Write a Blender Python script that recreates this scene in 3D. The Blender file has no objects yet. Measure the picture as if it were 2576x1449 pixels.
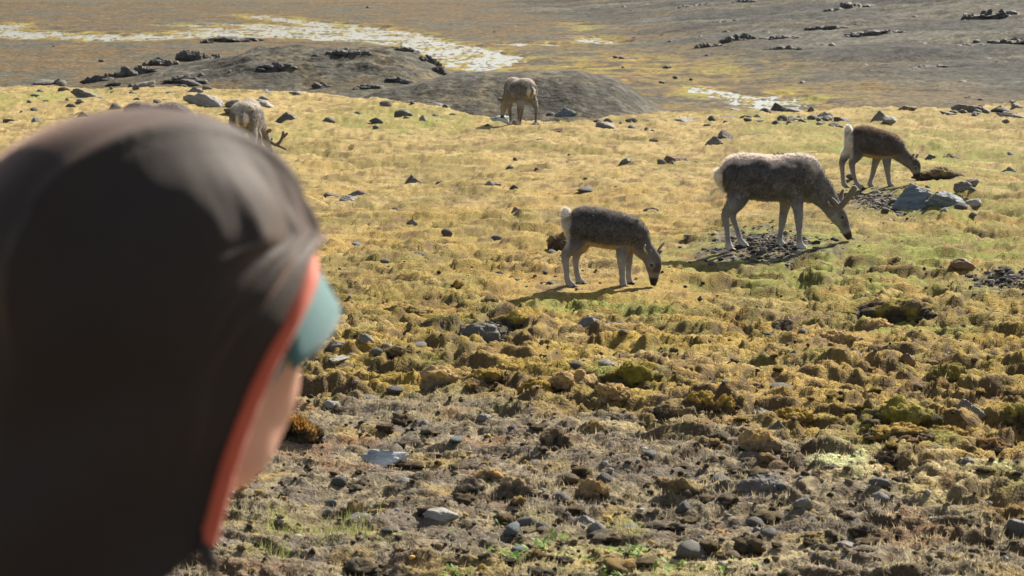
import bpy, math, random
import numpy as np
from mathutils import Vector

random.seed(7)
RNG = np.random.default_rng(11)
scene = bpy.context.scene
C = scene.collection

# ------------------------------------------------------------------ camera, sky, sun, exposure
F = 5810.0            # focal length in units of a 2576 wide picture
PITCH = math.atan(874.5 / F)
CAMZ = 2.25
cam_d = bpy.data.cameras.new('camera')
cam = bpy.data.objects.new('camera', cam_d)
C.objects.link(cam)
cam.location = (0, 0, CAMZ)
cam.rotation_euler = (math.pi / 2 - PITCH, 0, 0)
cam_d.sensor_width = 36.0
cam_d.lens = 36.0 * F / 2576.0
cam_d.clip_start = 0.1
cam_d.clip_end = 9000.0
cam_d.dof.use_dof = True
cam_d.dof.focus_distance = 20.5
cam_d.dof.aperture_fstop = 9.0
scene.camera = cam

SUN_EL, SUN_AZ = math.radians(35), math.radians(37)   # azimuth clockwise from the view direction (+Y)
world = bpy.data.worlds.new("World")
scene.world = world
world.use_nodes = True
wn = world.node_tree.nodes
wl = world.node_tree.links
bg = wn['Background']
sky = wn.new('ShaderNodeTexSky')
sky.sky_type = 'NISHITA'
sky.sun_disc = False
sky.sun_elevation = SUN_EL
sky.sun_rotation = SUN_AZ
sky.air_density = 1.0
sky.dust_density = 1.0
sky.ozone_density = 1.0
hsv = wn.new('ShaderNodeHueSaturation'); hsv.inputs['Saturation'].default_value = .55
wl.new(sky.outputs[0], hsv.inputs['Color']); wl.new(hsv.outputs[0], bg.inputs[0])
bg.inputs[1].default_value = 0.066

sun_d = bpy.data.lights.new('sun', 'SUN')
sun_d.energy = 5.0
sun_d.angle = math.radians(0.53)
sun_d.color = (1.0, 0.91, 0.78)
sun = bpy.data.objects.new('sun', sun_d)
C.objects.link(sun)
sd = Vector((math.sin(SUN_AZ) * math.cos(SUN_EL), math.cos(SUN_AZ) * math.cos(SUN_EL), math.sin(SUN_EL)))
sun.rotation_euler = sd.to_track_quat('Z', 'Y').to_euler()
sun.location = (20, 30, 40)

vs = scene.view_settings
vs.view_transform = 'Standard'
vs.look = 'None'
vs.exposure = 1.0
vs.gamma = 1.0
vs.use_curve_mapping = False
scene.cycles.max_bounces = 6
scene.cycles.diffuse_bounces = 3
scene.cycles.transmission_bounces = 4
scene.cycles.transparent_max_bounces = 6
scene.cycles.caustics_reflective = False
scene.cycles.caustics_refractive = False

# ------------------------------------------------------------------ noise
def _h(ix, iy, iz, seed):
    n = (ix.astype(np.int64) * 374761393 + iy.astype(np.int64) * 668265263 + iz.astype(np.int64) * 2147483647 % 4294967291
         + seed * 974634777) & 0xFFFFFFFF
    n = ((n ^ (n >> 13)) * 1274126177) & 0xFFFFFFFF
    n = n ^ (n >> 16)
    return n

def perlin(x, y, seed=0):
    x = np.asarray(x, float); y = np.asarray(y, float)
    ix = np.floor(x); iy = np.floor(y)
    fx = x - ix; fy = y - iy
    ix = ix.astype(np.int64); iy = iy.astype(np.int64)
    z0 = np.zeros_like(ix)
    u = fx * fx * fx * (fx * (fx * 6 - 15) + 10)
    v = fy * fy * fy * (fy * (fy * 6 - 15) + 10)
    def g(dx, dy):
        a = _h(ix + dx, iy + dy, z0, seed).astype(float) * (2 * math.pi / 4294967296.0)
        return np.cos(a) * (fx - dx) + np.sin(a) * (fy - dy)
    n00 = g(0, 0); n10 = g(1, 0); n01 = g(0, 1); n11 = g(1, 1)
    a = n00 + u * (n10 - n00)
    b = n01 + u * (n11 - n01)
    return (a + v * (b - a)) * 1.5

def value3(p, seed=0):
    i = np.floor(p).astype(np.int64)
    f = p - i
    f = f * f * f * (f * (f * 6 - 15) + 10)
    def g(a, b, c):
        return _h(i[:, 0] + a, i[:, 1] + b, i[:, 2] + c, seed).astype(float) / 2147483648.0 - 1.0
    def lerp(a, b, t): return a + (b - a) * t
    x00 = lerp(g(0, 0, 0), g(1, 0, 0), f[:, 0]); x10 = lerp(g(0, 1, 0), g(1, 1, 0), f[:, 0])
    x01 = lerp(g(0, 0, 1), g(1, 0, 1), f[:, 0]); x11 = lerp(g(0, 1, 1), g(1, 1, 1), f[:, 0])
    return lerp(lerp(x00, x10, f[:, 1]), lerp(x01, x11, f[:, 1]), f[:, 2])

def fbm(x, y, f, o, seed, gain=0.5):
    r = 0; a = 1.0
    for k in range(o):
        r = r + a * perlin(x * f + 13.7 * k, y * f - 7.1 * k, seed + k)
        f *= 2.03; a *= gain
    return r

def ss(a, b, x):
    t = np.clip((np.asarray(x, float) - a) / (b - a), 0, 1)
    return t * t * (3 - 2 * t)

def mixc(a, b, t):
    return a + (np.asarray(b, float) - a) * np.asarray(t)[..., None]

# ------------------------------------------------------------------ the lie of the land
FLOOR = -7.0
EX = [-40, -14, -9.5, -7.5, -3.9, -1.9, -0.4, 0.9, 2.6, 6.0, 10.0, 12.5, 40]
EY = [66, 64, 63, 62, 56.5, 50.5, 46, 44.5, 47, 48, 51.5, 55, 62]

def macro(x, y):
    x = np.asarray(x, float); y = np.asarray(y, float)
    z = -0.0275 * y + 0.33 * ss(7.5, 2.5, y)
    z = z + 0.20 * np.exp(-((x - 5.0) / 3.2) ** 2 - ((y - 26.5) / 3.6) ** 2)
    z = z + 0.16 * np.exp(-((x + 7.0) / 4.0) ** 2 - ((y - 50) / 8.0) ** 2)
    e = np.interp(x, EX, EY)
    t = np.maximum(y - e, 0)
    z = z - 0.23 * (np.sqrt(t * t + 4) - 2)
    fl = FLOOR + 0 * x
    ax = (x + 14.4)
    pa = np.interp(ax, [-16, -13.6, -11.4, -7.5, -4.6, -2, .6, 3.9, 5.5, 7.8, 9.3, 10.3, 11.4], [0, .1, .6, 1.1, 1.5, 2.25, 2.36, 2.25, 2.3, 2.05, 1.45, .8, 0])
    fl = fl + pa * np.exp(-(np.abs(y - 150) / 8.5) ** 2.4)
    bx = (x + 0.4)
    pb = np.interp(bx, [-10, -8, -6.2, -4.2, -2.2, 1, 4, 5.6, 6.5, 7.8, 9.2], [0, .9, 1.6, 2.1, 2.4, 2.52, 2.45, 2.15, 1.65, .75, 0])
    fl = fl + pb * np.exp(-(np.abs(y - 120) / 7.0) ** 2.4)
    hill = 75 * np.tanh(np.maximum(x - 16 + 0.05 * np.minimum(y - 150, 250), 0) / 75)
    fl = fl + 0.085 * hill * ss(120, 210, y) + 0.0006 * hill ** 2
    fl = fl + 0.6 * np.exp(-((x - 24) / 9) ** 2 - ((y - 215) / 12.) ** 2)
    fl = fl + 0.02 * np.maximum(y - 335, 0) + 0.00008 * np.maximum(y - 335, 0) ** 1.6
    k = 0.5
    m = np.maximum(z, fl)
    return m + np.log(np.exp((z - m) / k) + np.exp((fl - m) / k)) * k * np.exp(-np.abs(z - fl) * 0.4)

_ct, _st = math.cos(PITCH), math.sin(PITCH)
_TS = np.concatenate([np.geomspace(5, 120, 5000), np.geomspace(120.05, 900, 5000)])
def ray(px, py):
    u = (px - 1288.0) / F; v = (724.5 - py) / F
    return np.array([u, _ct + v * _st, -_st + v * _ct])
def at(px, py):
    """point of the land seen at a spot of the photograph (2576 wide)"""
    d = ray(px, py)
    P = d[None] * _TS[:, None]
    g = P[:, 2] + CAMZ - macro(P[:, 0], P[:, 1])
    i = int(np.argmax(g < 0))
    if i == 0: i = len(_TS) - 1
    t = _TS[i - 1] + (_TS[i] - _TS[i - 1]) * g[i - 1] / (g[i - 1] - g[i])
    return np.array([d[0] * t, d[1] * t, CAMZ + d[2] * t])
def ppm(p):
    return F / (p[1] * _ct - (p[2] - CAMZ) * _st)

# ------------------------------------------------------------------ zones of the near ground, as places on the land
def ell(cx, cy, w, h):
    a = at(cx, cy); s = ppm(a)
    n = at(cx, cy + h / 2)[1]; f = at(cx, cy - h / 2)[1]
    return (a[0], (n + f) / 2, w / 2 / s, max((f - n) / 2, .05))
def inell(E, x, y, soft=0.5, wob=None):
    r = np.sqrt(((x - E[0]) / E[2]) ** 2 + ((y - E[1]) / E[3]) ** 2)
    if wob is not None: r = r + wob
    return ss(1 + soft, 1 - soft, r)

LINE = np.array([at(px, py)[:2] for px, py in [(560, 930), (760, 955), (1100, 985), (1400, 1015), (1650, 1050), (1900, 1080), (2100, 1150), (2300, 1240), (2576, 1330)]])
GREEN = [ell(2080, 660, 900, 170), ell(2400, 520, 420, 120), ell(1000, 300, 420, 60), ell(2270, 375, 560, 110), ell(1950, 300, 330, 40), ell(1990, 620, 330, 90), ell(90, 245, 260, 50), ell(640, 335, 300, 40), ell(1180, 240, 380, 30), ell(2400, 640, 360, 60),
         ell(2250, 1120, 260, 90), ell(1560, 970, 240, 50), ell(2330, 820, 300, 60), ell(1500, 760, 420, 50)]
GRAVEL = [ell(2215, 505, 190, 66), ell(1925, 624, 350, 84), ell(2540, 715, 260, 50), ell(1230, 850, 150, 50)]
PALE = [ell(2330, 1215, 420, 110), ell(2140, 1180, 190, 60), ell(1750, 1390, 640, 70), ell(1620, 1080, 360, 28)]
LICHEN = [ell(2110, 1170, 130, 36), ell(2190, 1205, 120, 26), ell(2480, 1195, 120, 22)]
LEAFY = [ell(1480, 1390, 520, 90), ell(1330, 1300, 130, 40), ell(2010, 1440, 120, 30), ell(1150, 1430, 150, 50), ell(1700, 1420, 200, 50)]
GRASSY = [ell(740, 1330, 330, 66), ell(640, 1400, 180, 50), ell(1580, 1310, 120, 40), ell(920, 1345, 200, 40)]
FEET = [(at(1507, 714)[:2], .9), (at(1915, 630)[:2], 1.1), (at(2197, 468)[:2], 1.0), (at(1312, 316)[:2], .8), (at(625, 412)[:2], 1.)]

def zones(x, y):
    w = 0.5 * perlin(x * 1.3, y * .9, 301) + 0.35 * perlin(x * 3.3, y * 2.6, 302)
    yb = np.interp(x, LINE[:, 0], LINE[:, 1])
    brown = ss(yb + .45, yb - .75, y + w * 1.2)
    mid = ss(20.5, 15.5, y + w * 2) * (1 - brown)
    return w, brown, mid

def detail(x, y):
    w, brown, mid = zones(x, y)
    far = ss(17, 27, y)
    wx = .74 * x + .09 * perlin(x * 2.7, y * 2.7, 61); wy = y + .09 * perlin(x * 2.7, y * 2.7, 62)
    calm = np.ones_like(x)
    for (c, r) in FEET:
        calm = calm - .8 * np.exp(-(((x - c[0]) / r) ** 2 + ((y - c[1]) / (r * .8)) ** 2))
    calm = np.clip(calm, .15, 1)
    z = 0.10 * perlin(x * .33, y * .3, 1) + 0.05 * perlin(x * .9, y * .8, 2)
    patch = ss(-.35, .45, perlin(x * .55, y * .55, 7) + .4 * w)
    b1 = np.tanh(1.9 * np.abs(perlin(wx * 1.7, wy * 1.5, 21)))
    b2 = np.tanh(2.0 * np.abs(perlin(wx * 3.7, wy * 3.6, 22)))
    b3 = np.tanh(2.0 * np.abs(perlin(wx * 8.5, wy * 8.5, 23)))
    b4 = np.tanh(2.0 * np.abs(perlin(wx * 19, wy * 19, 24)))
    n5 = perlin(x * 55, y * 50, 25)
    pk = .25 + patch
    A1 = .105 * mid * (.5 + .6 * patch) + .07 * (1 - mid) * (1 - brown) * pk + .03 * brown
    A2 = .070 * mid * (.5 + .6 * patch) + .05 * (1 - mid) * (1 - brown) * pk + .032 * brown
    A3 = .052 * mid + .036 * (1 - mid) * (1 - brown) * (.3 + .7 * patch) + .028 * brown * (.5 + patch)
    A4 = .016 * mid + .012 * (1 - mid) * (1 - brown) + .013 * brown
    A3 = A3 * (1 - .6 * far); A4 = A4 * (1 - .6 * far); A2 = A2 * (1 - .3 * far)
    z = z + calm * (A1 * (b1 - .5) + A2 * (b2 - .5) + A3 * (b3 - .5) + A4 * (b4 - .5) + .007 * n5 + .004 * perlin(x * 110, y * 95, 26))
    # steps: small sods break off sharply
    st = perlin(wx * 1.7, wy * 1.9, 41)
    z = z + calm * (.04 * mid + .015 * brown + .03 * (1 - mid) * (1 - brown)) * (ss(.02, .10, st) - .45)
    st2 = perlin(wx * 4.1, wy * 4.6, 42)
    z = z + calm * (.025 * mid + .018 * brown + .032 * (1 - mid) * (1 - brown)) * (1 - .5 * far) * (ss(.10, .19, st2) - .3)
    return z * ss(90, 62, y)

def height(x, y):
    x = np.atleast_1d(np.asarray(x, float)); y = np.atleast_1d(np.asarray(y, float))
    return macro(x, y) + detail(x, y)
def hz(x, y): return float(height([x], [y])[0])

GOLD = (.315, .217, .064); STRAW = (.355, .275, .12); ORANGE = (.19, .105, .035); MOSSG = (.145, .142, .036); LIME = (.21, .222, .05)
SOIL = (.068, .054, .040); SOILG = (.150, .126, .096); DRYG = (.29, .24, .145); GRAV = (.16, .145, .12); LICH = (.50, .55, .27)
def ground_color(x, y):
    w, brown, mid = zones(x, y)
    n1 = fbm(x, y, .8, 3, 101); n2 = fbm(x, y, 2.6, 3, 111); n3 = fbm(x, y, 9, 2, 121); n4 = perlin(x * 30, y * 28, 131)
    c = np.empty(x.shape + (3,)); c[:] = GOLD
    c = mixc(c, STRAW, ss(20, 34, y + 6 * n1) * .7)
    c = mixc(c, STRAW, ss(.1, .7, n1 + .3 * n3) * .6)
    c = mixc(c, (.18, .15, .046), ss(-.15, .5, fbm(x, y, .45, 3, 145) + .25 * n2 + .03 * x) * .75)
    c = mixc(c, ORANGE, ss(.12, .62, n2 + .3 * n3) * (.35 + .35 * mid))
    c = mixc(c, (.12, .075, .04), ss(.22, .5, fbm(x, y, 3.6, 3, 147) + .2 * n1) * .65)
    c = mixc(c, MOSSG, ss(.22, .62, fbm(x, y, 1.5, 3, 141) + .25 * n3) * (.35 + .3 * mid))
    c = mixc(c, SOIL, ss(.42, .75, n2 * .5 + n3 * .55 + .2 * n1) * (.35 + .3 * mid))
    c = mixc(c, (.29, .205, .040), mid * ss(-.1, .45, fbm(x, y, 1.1, 3, 149)) * .7)
    for E in GREEN:
        c = mixc(c, mixc(np.broadcast_to(np.array(MOSSG), c.shape), LIME, ss(-.2, .4, n2)), inell(E, x, y, .55, .5 * w) * ss(-.5, .25, n2 + .4 * n3) * .85)
    b = np.empty_like(c); b[:] = SOILG
    b = mixc(b, DRYG, ss(-.35, .35, n2 + .5 * n3))
    b = mixc(b, SOIL, ss(.0, .5, n3 + .45 * n2 + .25 * n4) * .85)
    b = mixc(b, GOLD, ss(.35, .65, fbm(x, y, 1.9, 3, 151)) * .5)
    b = mixc(b, (.27, .14, .07), ss(.35, .6, fbm(x, y, 1.4, 2, 161)) * .45)
    c = c + (b - c) * brown[..., None]
    for E in GRAVEL:
        c = mixc(c, mixc(np.broadcast_to(np.array((.055, .05, .04)), c.shape), GRAV, ss(-.2, .4, n3 + n4 * .5)), inell(E, x, y, .6, .9 * w) * ss(.55, -.1, n3 + .5 * n2) * .95)
    for E in PALE:
        c = mixc(c, (.50, .41, .215), inell(E, x, y, .6, .7 * w) * ss(-.6, .2, n3) * .75)
    for E in LICHEN:
        c = mixc(c, LICH, inell(E, x, y, .5, .8 * w) * .8)
    for E in LEAFY + GRASSY:
        c = mixc(c, (.24, .21, .07), inell(E, x, y, .6, .8 * w) * .5)
    c = c * (1 + .22 * n4 + .16 * n3)[..., None]
    return np.clip(c, .01, .9)

# ------------------------------------------------------------------ mesh and object helpers
def mesh_from(name, co, faces=None, loops=None, starts=None, totals=None, smooth=True, col=None):
    me = bpy.data.meshes.new(name)
    co = np.asarray(co, dtype=np.float32)
    if faces is not None:
        faces = np.asarray(faces, dtype=np.int32)
        k = faces.shape[1]
        loops = faces.ravel(); starts = np.arange(0, len(loops), k, dtype=np.int32)
    me.vertices.add(len(co)); me.vertices.foreach_set('co', co.ravel())
    me.loops.add(len(loops)); me.loops.foreach_set('vertex_index', np.asarray(loops, dtype=np.int32))
    me.polygons.add(len(starts)); me.polygons.foreach_set('loop_start', np.asarray(starts, dtype=np.int32))
    me.update(calc_edges=True)
    me.polygons.foreach_set('use_smooth', np.full(len(starts), smooth, dtype=bool))
    if col is not None: set_col(me, col)
    return me
def set_col(me, col):
    a = me.color_attributes.new('Col', 'FLOAT_COLOR', 'POINT')
    c = np.ones((len(me.vertices), 4), dtype=np.float32); c[:, :3] = col
    a.data.foreach_set('color', c.ravel())
def obj(name, me, mat=None, parent=None):
    o = bpy.data.objects.new(name, me)
    C.objects.link(o)
    if mat is not None and not len(me.materials):
        for m in (mat if isinstance(mat, (list, tuple)) else [mat]): me.materials.append(m)
    if parent is not None: o.parent = parent
    return o
def tag(o, label, cat, group=None, kind=None):
    if label: o['label'] = label
    if cat: o['category'] = cat
    if group: o['group'] = group
    if kind: o['kind'] = kind
    return o
def empty(name, loc, rz, label, cat, group=None):
    o = bpy.data.objects.new(name, None); C.objects.link(o)
    o.location = loc; o.rotation_euler = (0, 0, rz)
    o.empty_display_size = .1
    return tag(o, label, cat, group)
def merge(parts):
    """parts: list of (co, faces) with triangles or quads -> co, loops, starts"""
    cs, ls, st = [], [], []; off = 0; lo = 0
    for co, fa in parts:
        fa = np.asarray(fa); cs.append(np.asarray(co, float))
        l = (fa + off).ravel(); ls.append(l)
        st.append(np.arange(0, len(l), fa.shape[1]) + lo)
        off += len(co); lo += len(l)
    return np.concatenate(cs), np.concatenate(ls), np.concatenate(st)

# ------------------------------------------------------------------ materials
def mat_new(name):
    m = bpy.data.materials.new(name); m.use_nodes = True
    return m, m.node_tree.nodes, m.node_tree.links, m.node_tree.nodes['Principled BSDF']
def mat_col(name, rough=.95, sheen=0., spec=.2, fine=0., fscale=60., bump=0., bscale=80., translucent=0., tint=None, sheen_tint=None):
    """surface whose own colour is stored per vertex, with fine grain on top"""
    m, n, l, p = mat_new(name)
    a = n.new('ShaderNodeAttribute'); a.attribute_name = 'Col'
    src = a.outputs['Color']
    tc = n.new('ShaderNodeTexCoord')
    if fine:
        t = n.new('ShaderNodeTexNoise'); t.inputs['Scale'].default_value = fscale; t.inputs['Detail'].default_value = 3
        l.new(tc.outputs['Object'], t.inputs['Vector'])
        r = n.new('ShaderNodeMapRange'); r.inputs[1].default_value = .25; r.inputs[2].default_value = .75
        r.inputs[3].default_value = 1 - fine; r.inputs[4].default_value = 1 + fine
        l.new(t.outputs['Fac'], r.inputs[0])
        x = n.new('ShaderNodeVectorMath'); x.operation = 'SCALE'
        l.new(src, x.inputs[0]); l.new(r.outputs[0], x.inputs['Scale']); src = x.outputs[0]
    l.new(src, p.inputs['Base Color'])
    p.inputs['Roughness'].default_value = rough
    p.inputs['Specular IOR Level'].default_value = spec
    if sheen:
        p.inputs['Sheen Weight'].default_value = sheen; p.inputs['Sheen Roughness'].default_value = .5
        l.new(src, p.inputs['Sheen Tint'])
    if bump:
        t = n.new('ShaderNodeTexNoise'); t.inputs['Scale'].default_value = bscale; t.inputs['Detail'].default_value = 4
        l.new(tc.outputs['Object'], t.inputs['Vector'])
        b = n.new('ShaderNodeBump'); b.inputs['Strength'].default_value = .8; b.inputs['Distance'].default_value = bump
        l.new(t.outputs['Fac'], b.inputs['Height']); l.new(b.outputs[0], p.inputs['Normal'])
    if translucent:
        tr = n.new('ShaderNodeBsdfTranslucent'); l.new(src, tr.inputs['Color'])
        mx = n.new('ShaderNodeMixShader'); mx.inputs[0].default_value = translucent
        out = n['Material Output']
        l.new(p.outputs[0], mx.inputs[1]); l.new(tr.outputs[0], mx.inputs[2]); l.new(mx.outputs[0], out.inputs['Surface'])
    return m
def mat_plain(name, col, rough=.6, sheen=0., spec=.3, var=.2, scale=30., bump=0., bscale=60., translucent=0.):
    m, n, l, p = mat_new(name)
    tc = n.new('ShaderNodeTexCoord')
    t = n.new('ShaderNodeTexNoise'); t.inputs['Scale'].default_value = scale; t.inputs['Detail'].default_value = 4
    l.new(tc.outputs['Object'], t.inputs['Vector'])
    r = n.new('ShaderNodeValToRGB')
    r.color_ramp.elements[0].position = .3; r.color_ramp.elements[1].position = .7
    r.color_ramp.elements[0].color = tuple(c * (1 - var) for c in col) + (1,)
    r.color_ramp.elements[1].color = tuple(min(1, c * (1 + var)) for c in col) + (1,)
    l.new(t.outputs['Fac'], r.inputs[0]); l.new(r.outputs[0], p.inputs['Base Color'])
    p.inputs['Roughness'].default_value = rough; p.inputs['Specular IOR Level'].default_value = spec
    if sheen:
        p.inputs['Sheen Weight'].default_value = sheen
    if bump:
        t2 = n.new('ShaderNodeTexNoise'); t2.inputs['Scale'].default_value = bscale; t2.inputs['Detail'].default_value = 4
        l.new(tc.outputs['Object'], t2.inputs['Vector'])
        b = n.new('ShaderNodeBump'); b.inputs['Strength'].default_value = .7; b.inputs['Distance'].default_value = bump
        l.new(t2.outputs['Fac'], b.inputs['Height']); l.new(b.outputs[0], p.inputs['Normal'])
    if translucent:
        tr = n.new('ShaderNodeBsdfTranslucent'); l.new(r.outputs[0], tr.inputs['Color'])
        mx = n.new('ShaderNodeMixShader'); mx.inputs[0].default_value = translucent
        l.new(p.outputs[0], mx.inputs[1]); l.new(tr.outputs[0], mx.inputs[2]); l.new(mx.outputs[0], n['Material Output'].inputs['Surface'])
    return m
def mat_rock(name, c1, c2, c3, bands=0., scale=5., spec=.35, rough=.75):
    """grey rock: blotches, thin bands, pale lichen specks"""
    m, n, l, p = mat_new(name)
    tc = n.new('ShaderNodeTexCoord')
    t = n.new('ShaderNodeTexNoise'); t.inputs['Scale'].default_value = scale; t.inputs['Detail'].default_value = 6; t.inputs['Roughness'].default_value = .65
    l.new(tc.outputs['Object'], t.inputs['Vector'])
    r = n.new('ShaderNodeValToRGB'); e = r.color_ramp.elements
    e[0].position = .3; e[0].color = c1 + (1,); e[1].position = .62; e[1].color = c2 + (1,)
    x = e.new(.78); x.color = c3 + (1,)
    if bands:
        mp = n.new('ShaderNodeMapping'); mp.inputs['Rotation'].default_value = (.5, .35, .2); mp.inputs['Scale'].default_value = (1.5, 1.5, 9)
        l.new(tc.outputs['Object'], mp.inputs[0])
        w = n.new('ShaderNodeTexNoise'); w.inputs['Scale'].default_value = 3.5; w.inputs['Detail'].default_value = 4
        l.new(mp.outputs[0], w.inputs['Vector'])
        mxx = n.new('ShaderNodeMix'); mxx.inputs[0].default_value = bands
        l.new(t.outputs['Fac'], mxx.inputs[2]); l.new(w.outputs['Fac'], mxx.inputs[3])
        l.new(mxx.outputs[0], r.inputs[0])
    else:
        l.new(t.outputs['Fac'], r.inputs[0])
    l.new(r.outputs[0], p.inputs['Base Color'])
    p.inputs['Roughness'].default_value = rough; p.inputs['Specular IOR Level'].default_value = spec
    b = n.new('ShaderNodeBump'); b.inputs['Strength'].default_value = .7; b.inputs['Distance'].default_value = .02
    t2 = n.new('ShaderNodeTexNoise'); t2.inputs['Scale'].default_value = scale * 5; t2.inputs['Detail'].default_value = 6
    l.new(tc.outputs['Object'], t2.inputs['Vector']); l.new(t2.outputs['Fac'], b.inputs['Height']); l.new(b.outputs[0], p.inputs['Normal'])
    return m

M_GROUND = mat_col('moss_ground', .95, sheen=.12, spec=.15, fine=.35, fscale=70, bump=.015, bscale=70)
M_BLADE = mat_col('moss_blades', .8, spec=.25, translucent=.55)
M_LEAF = mat_col('green_leaves', .6, spec=.25, translucent=.4)
M_VALLEY = mat_col('valley_tundra', .95, sheen=.08, spec=.15, fine=.5, fscale=2.6, bump=.16, bscale=3.0)
M_FUR = mat_col('reindeer_coat', .85, sheen=.12, spec=.2, fine=.12, fscale=25)
M_HAIR = mat_col('reindeer_hair', .6, spec=.35, translucent=.6)
M_SOD = mat_col('earth_and_moss', .95, sheen=.2, spec=.15, fine=.4, fscale=45, bump=.02, bscale=50)
M_GREY = mat_rock('grey_rock', (.10, .092, .08), (.185, .172, .15), (.32, .30, .265), .3)
M_DARK = mat_rock('dark_rock', (.068, .062, .055), (.125, .116, .102), (.22, .205, .18), .2)
M_BLUE = mat_rock('blue_grey_rock', (.075, .09, .10), (.18, .21, .225), (.44, .47, .47), .8)
M_PALE = mat_rock('pale_rock', (.18, .172, .155), (.29, .28, .255), (.45, .43, .39), .4)
M_WHITE = mat_rock('striped_pale_rock', (.12, .13, .14), (.55, .58, .57), (.72, .74, .72), .8)
M_BROWN = mat_rock('brown_rock', (.10, .065, .035), (.20, .125, .06), (.28, .2, .1), .2)
M_CRAG = mat_rock('far_dark_rock', (.06, .058, .053), (.11, .105, .096), (.19, .182, .165), .2, scale=1.6)

# ------------------------------------------------------------------ ground and valley
def grid_mesh(name, X, Y, Z, col, mat, kind='structure'):
    nr, nc = X.shape
    idx = np.arange(nr * nc).reshape(nr, nc)
    f = np.stack([idx[:-1, :-1].ravel(), idx[:-1, 1:].ravel(), idx[1:, 1:].ravel(), idx[1:, :-1].ravel()], 1)
    me = mesh_from(name, np.stack([X, Y, Z], -1).reshape(-1, 3), f, col=col.reshape(-1, 3))
    o = obj(name, me, mat); o['kind'] = kind
    return o

# near ground: rows grow with distance
ys = [8.2]
while ys[-1] < 74:
    y = ys[-1]
    ys.append(y + max(.016, .016 * (y / 9.) ** 1.75))
ys = np.concatenate([np.linspace(-6, 8.0, 40), ys])
us = np.linspace(-1, 1, 1000)
hw = .345 * np.maximum(ys, 8.2) + 1.2
X = us[None] * hw[:, None]; Y = np.repeat(ys[:, None], len(us), 1)
print('ground', X.shape)
Z = np.empty_like(X); COL = np.empty(X.shape + (3,))
for i0 in range(0, len(ys), 120):
    s = slice(i0, i0 + 120)
    Z[s] = height(X[s].ravel(), Y[s].ravel()).reshape(X[s].shape)
    COL[s] = ground_color(X[s], Y[s])
# moss on gentle tops, peat on steep sides; its brown also imitates shade
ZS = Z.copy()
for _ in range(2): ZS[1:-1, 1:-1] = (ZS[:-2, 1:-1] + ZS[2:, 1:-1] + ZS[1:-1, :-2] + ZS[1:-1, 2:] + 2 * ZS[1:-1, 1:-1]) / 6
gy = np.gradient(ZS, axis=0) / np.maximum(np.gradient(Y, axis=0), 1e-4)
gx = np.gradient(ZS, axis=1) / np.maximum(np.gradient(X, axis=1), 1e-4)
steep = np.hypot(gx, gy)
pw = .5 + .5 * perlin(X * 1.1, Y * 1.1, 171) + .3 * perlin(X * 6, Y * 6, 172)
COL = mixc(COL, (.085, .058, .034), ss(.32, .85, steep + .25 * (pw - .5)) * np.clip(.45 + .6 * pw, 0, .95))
ground = grid_mesh('ground', X, Y, Z, COL, M_GROUND)

# water lines of the valley, as outlines on the valley floor
STREAMS = [
    [(-60, 66), (60, 52), (100, 60), (60, 72), (230, 84), (420, 82), (520, 68), (640, 64), (560, 62), (420, 66), (395, 60), (600, 58), (780, 62), (700, 52), (620, 44), (560, 36), (680, 36), (760, 48), (840, 56), (960, 66), (1060, 82), (1150, 104), (1290, 132), (1330, 150), (1290, 165), (1200, 180), (1140, 170), (1110, 158), (1050, 128), (960, 106), (840, 104), (700, 96), (560, 90), (400, 100), (250, 103), (120, 96), (-60, 98)],
    [(1420, 62), (1440, 52), (1470, 56), (1500, 72), (1460, 78)],
    [(1445, 92), (1500, 86), (1560, 98), (1575, 110), (1500, 112), (1440, 106)],
    [(1210, 108), (1300, 104), (1440, 108), (1380, 113), (1290, 113)],
    [(1590, 148), (1640, 147), (1650, 151), (1600, 153)],
    [(1735, 212), (1785, 214), (1835, 226), (1900, 233), (1965, 230), (1960, 241), (2025, 242), (2085, 256), (2040, 274), (1960, 280), (1890, 264), (1840, 252), (1780, 242), (1750, 230)],
    [(1560, 203), (1600, 202), (1612, 206), (1570, 208)],
    [(1430, 172), (1500, 174), (1510, 178), (1450, 178)],
]
def on_floor(px, py):
    d = ray(px, py); t = (FLOOR - CAMZ) / d[2]
    return d[0] * t, d[1] * t
SPOLY = [np.array([on_floor(px, py) for px, py in s]) for s in STREAMS]
def in_poly(poly, x, y):
    ins = np.zeros(x.shape, bool); j = len(poly) - 1
    for i in range(len(poly)):
        xi, yi = poly[i]; xj, yj = poly[j]
        c = ((yi > y) != (yj > y)) & (x < (xj - xi) * (y - yi) / (yj - yi + 1e-9) + xi)
        ins ^= c; j = i
    return ins
ys = [66.]
while ys[-1] < 345:
    q = ys[-1]; ys.append(q + (.28 if 108 < q < 132 or 138 < q < 162 else .5 if q > 125 else 1.0) * max(1, q / 240))
ys = np.array(ys)
us = np.linspace(-1, 1, 680)
hw = .33 * ys + 4
X = us[None] * hw[:, None]; Y = np.repeat(ys[:, None], len(us), 1)
wet = np.zeros(X.shape)
qx = X + .9 * perlin(X * .5, Y * .25, 401); qy = Y + 5 * perlin(X * .35, Y * .12, 402)
for p in SPOLY: wet = np.maximum(wet, in_poly(p, qx, qy))
k = 5                                                        # soften the edge of the wet ground
def soft(a, n):
    for _ in range(n):
        a = a.copy(); b = np.pad(a, 1, mode='edge')
        a = (b[:-2, 1:-1] + b[2:, 1:-1] + b[1:-1, :-2] + b[1:-1, 2:] + 2 * b[1:-1, 1:-1]) / 6
    return a
wet1 = soft(wet, 3); wet2 = soft(wet, 60)
mac = macro(X, Y)
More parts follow.
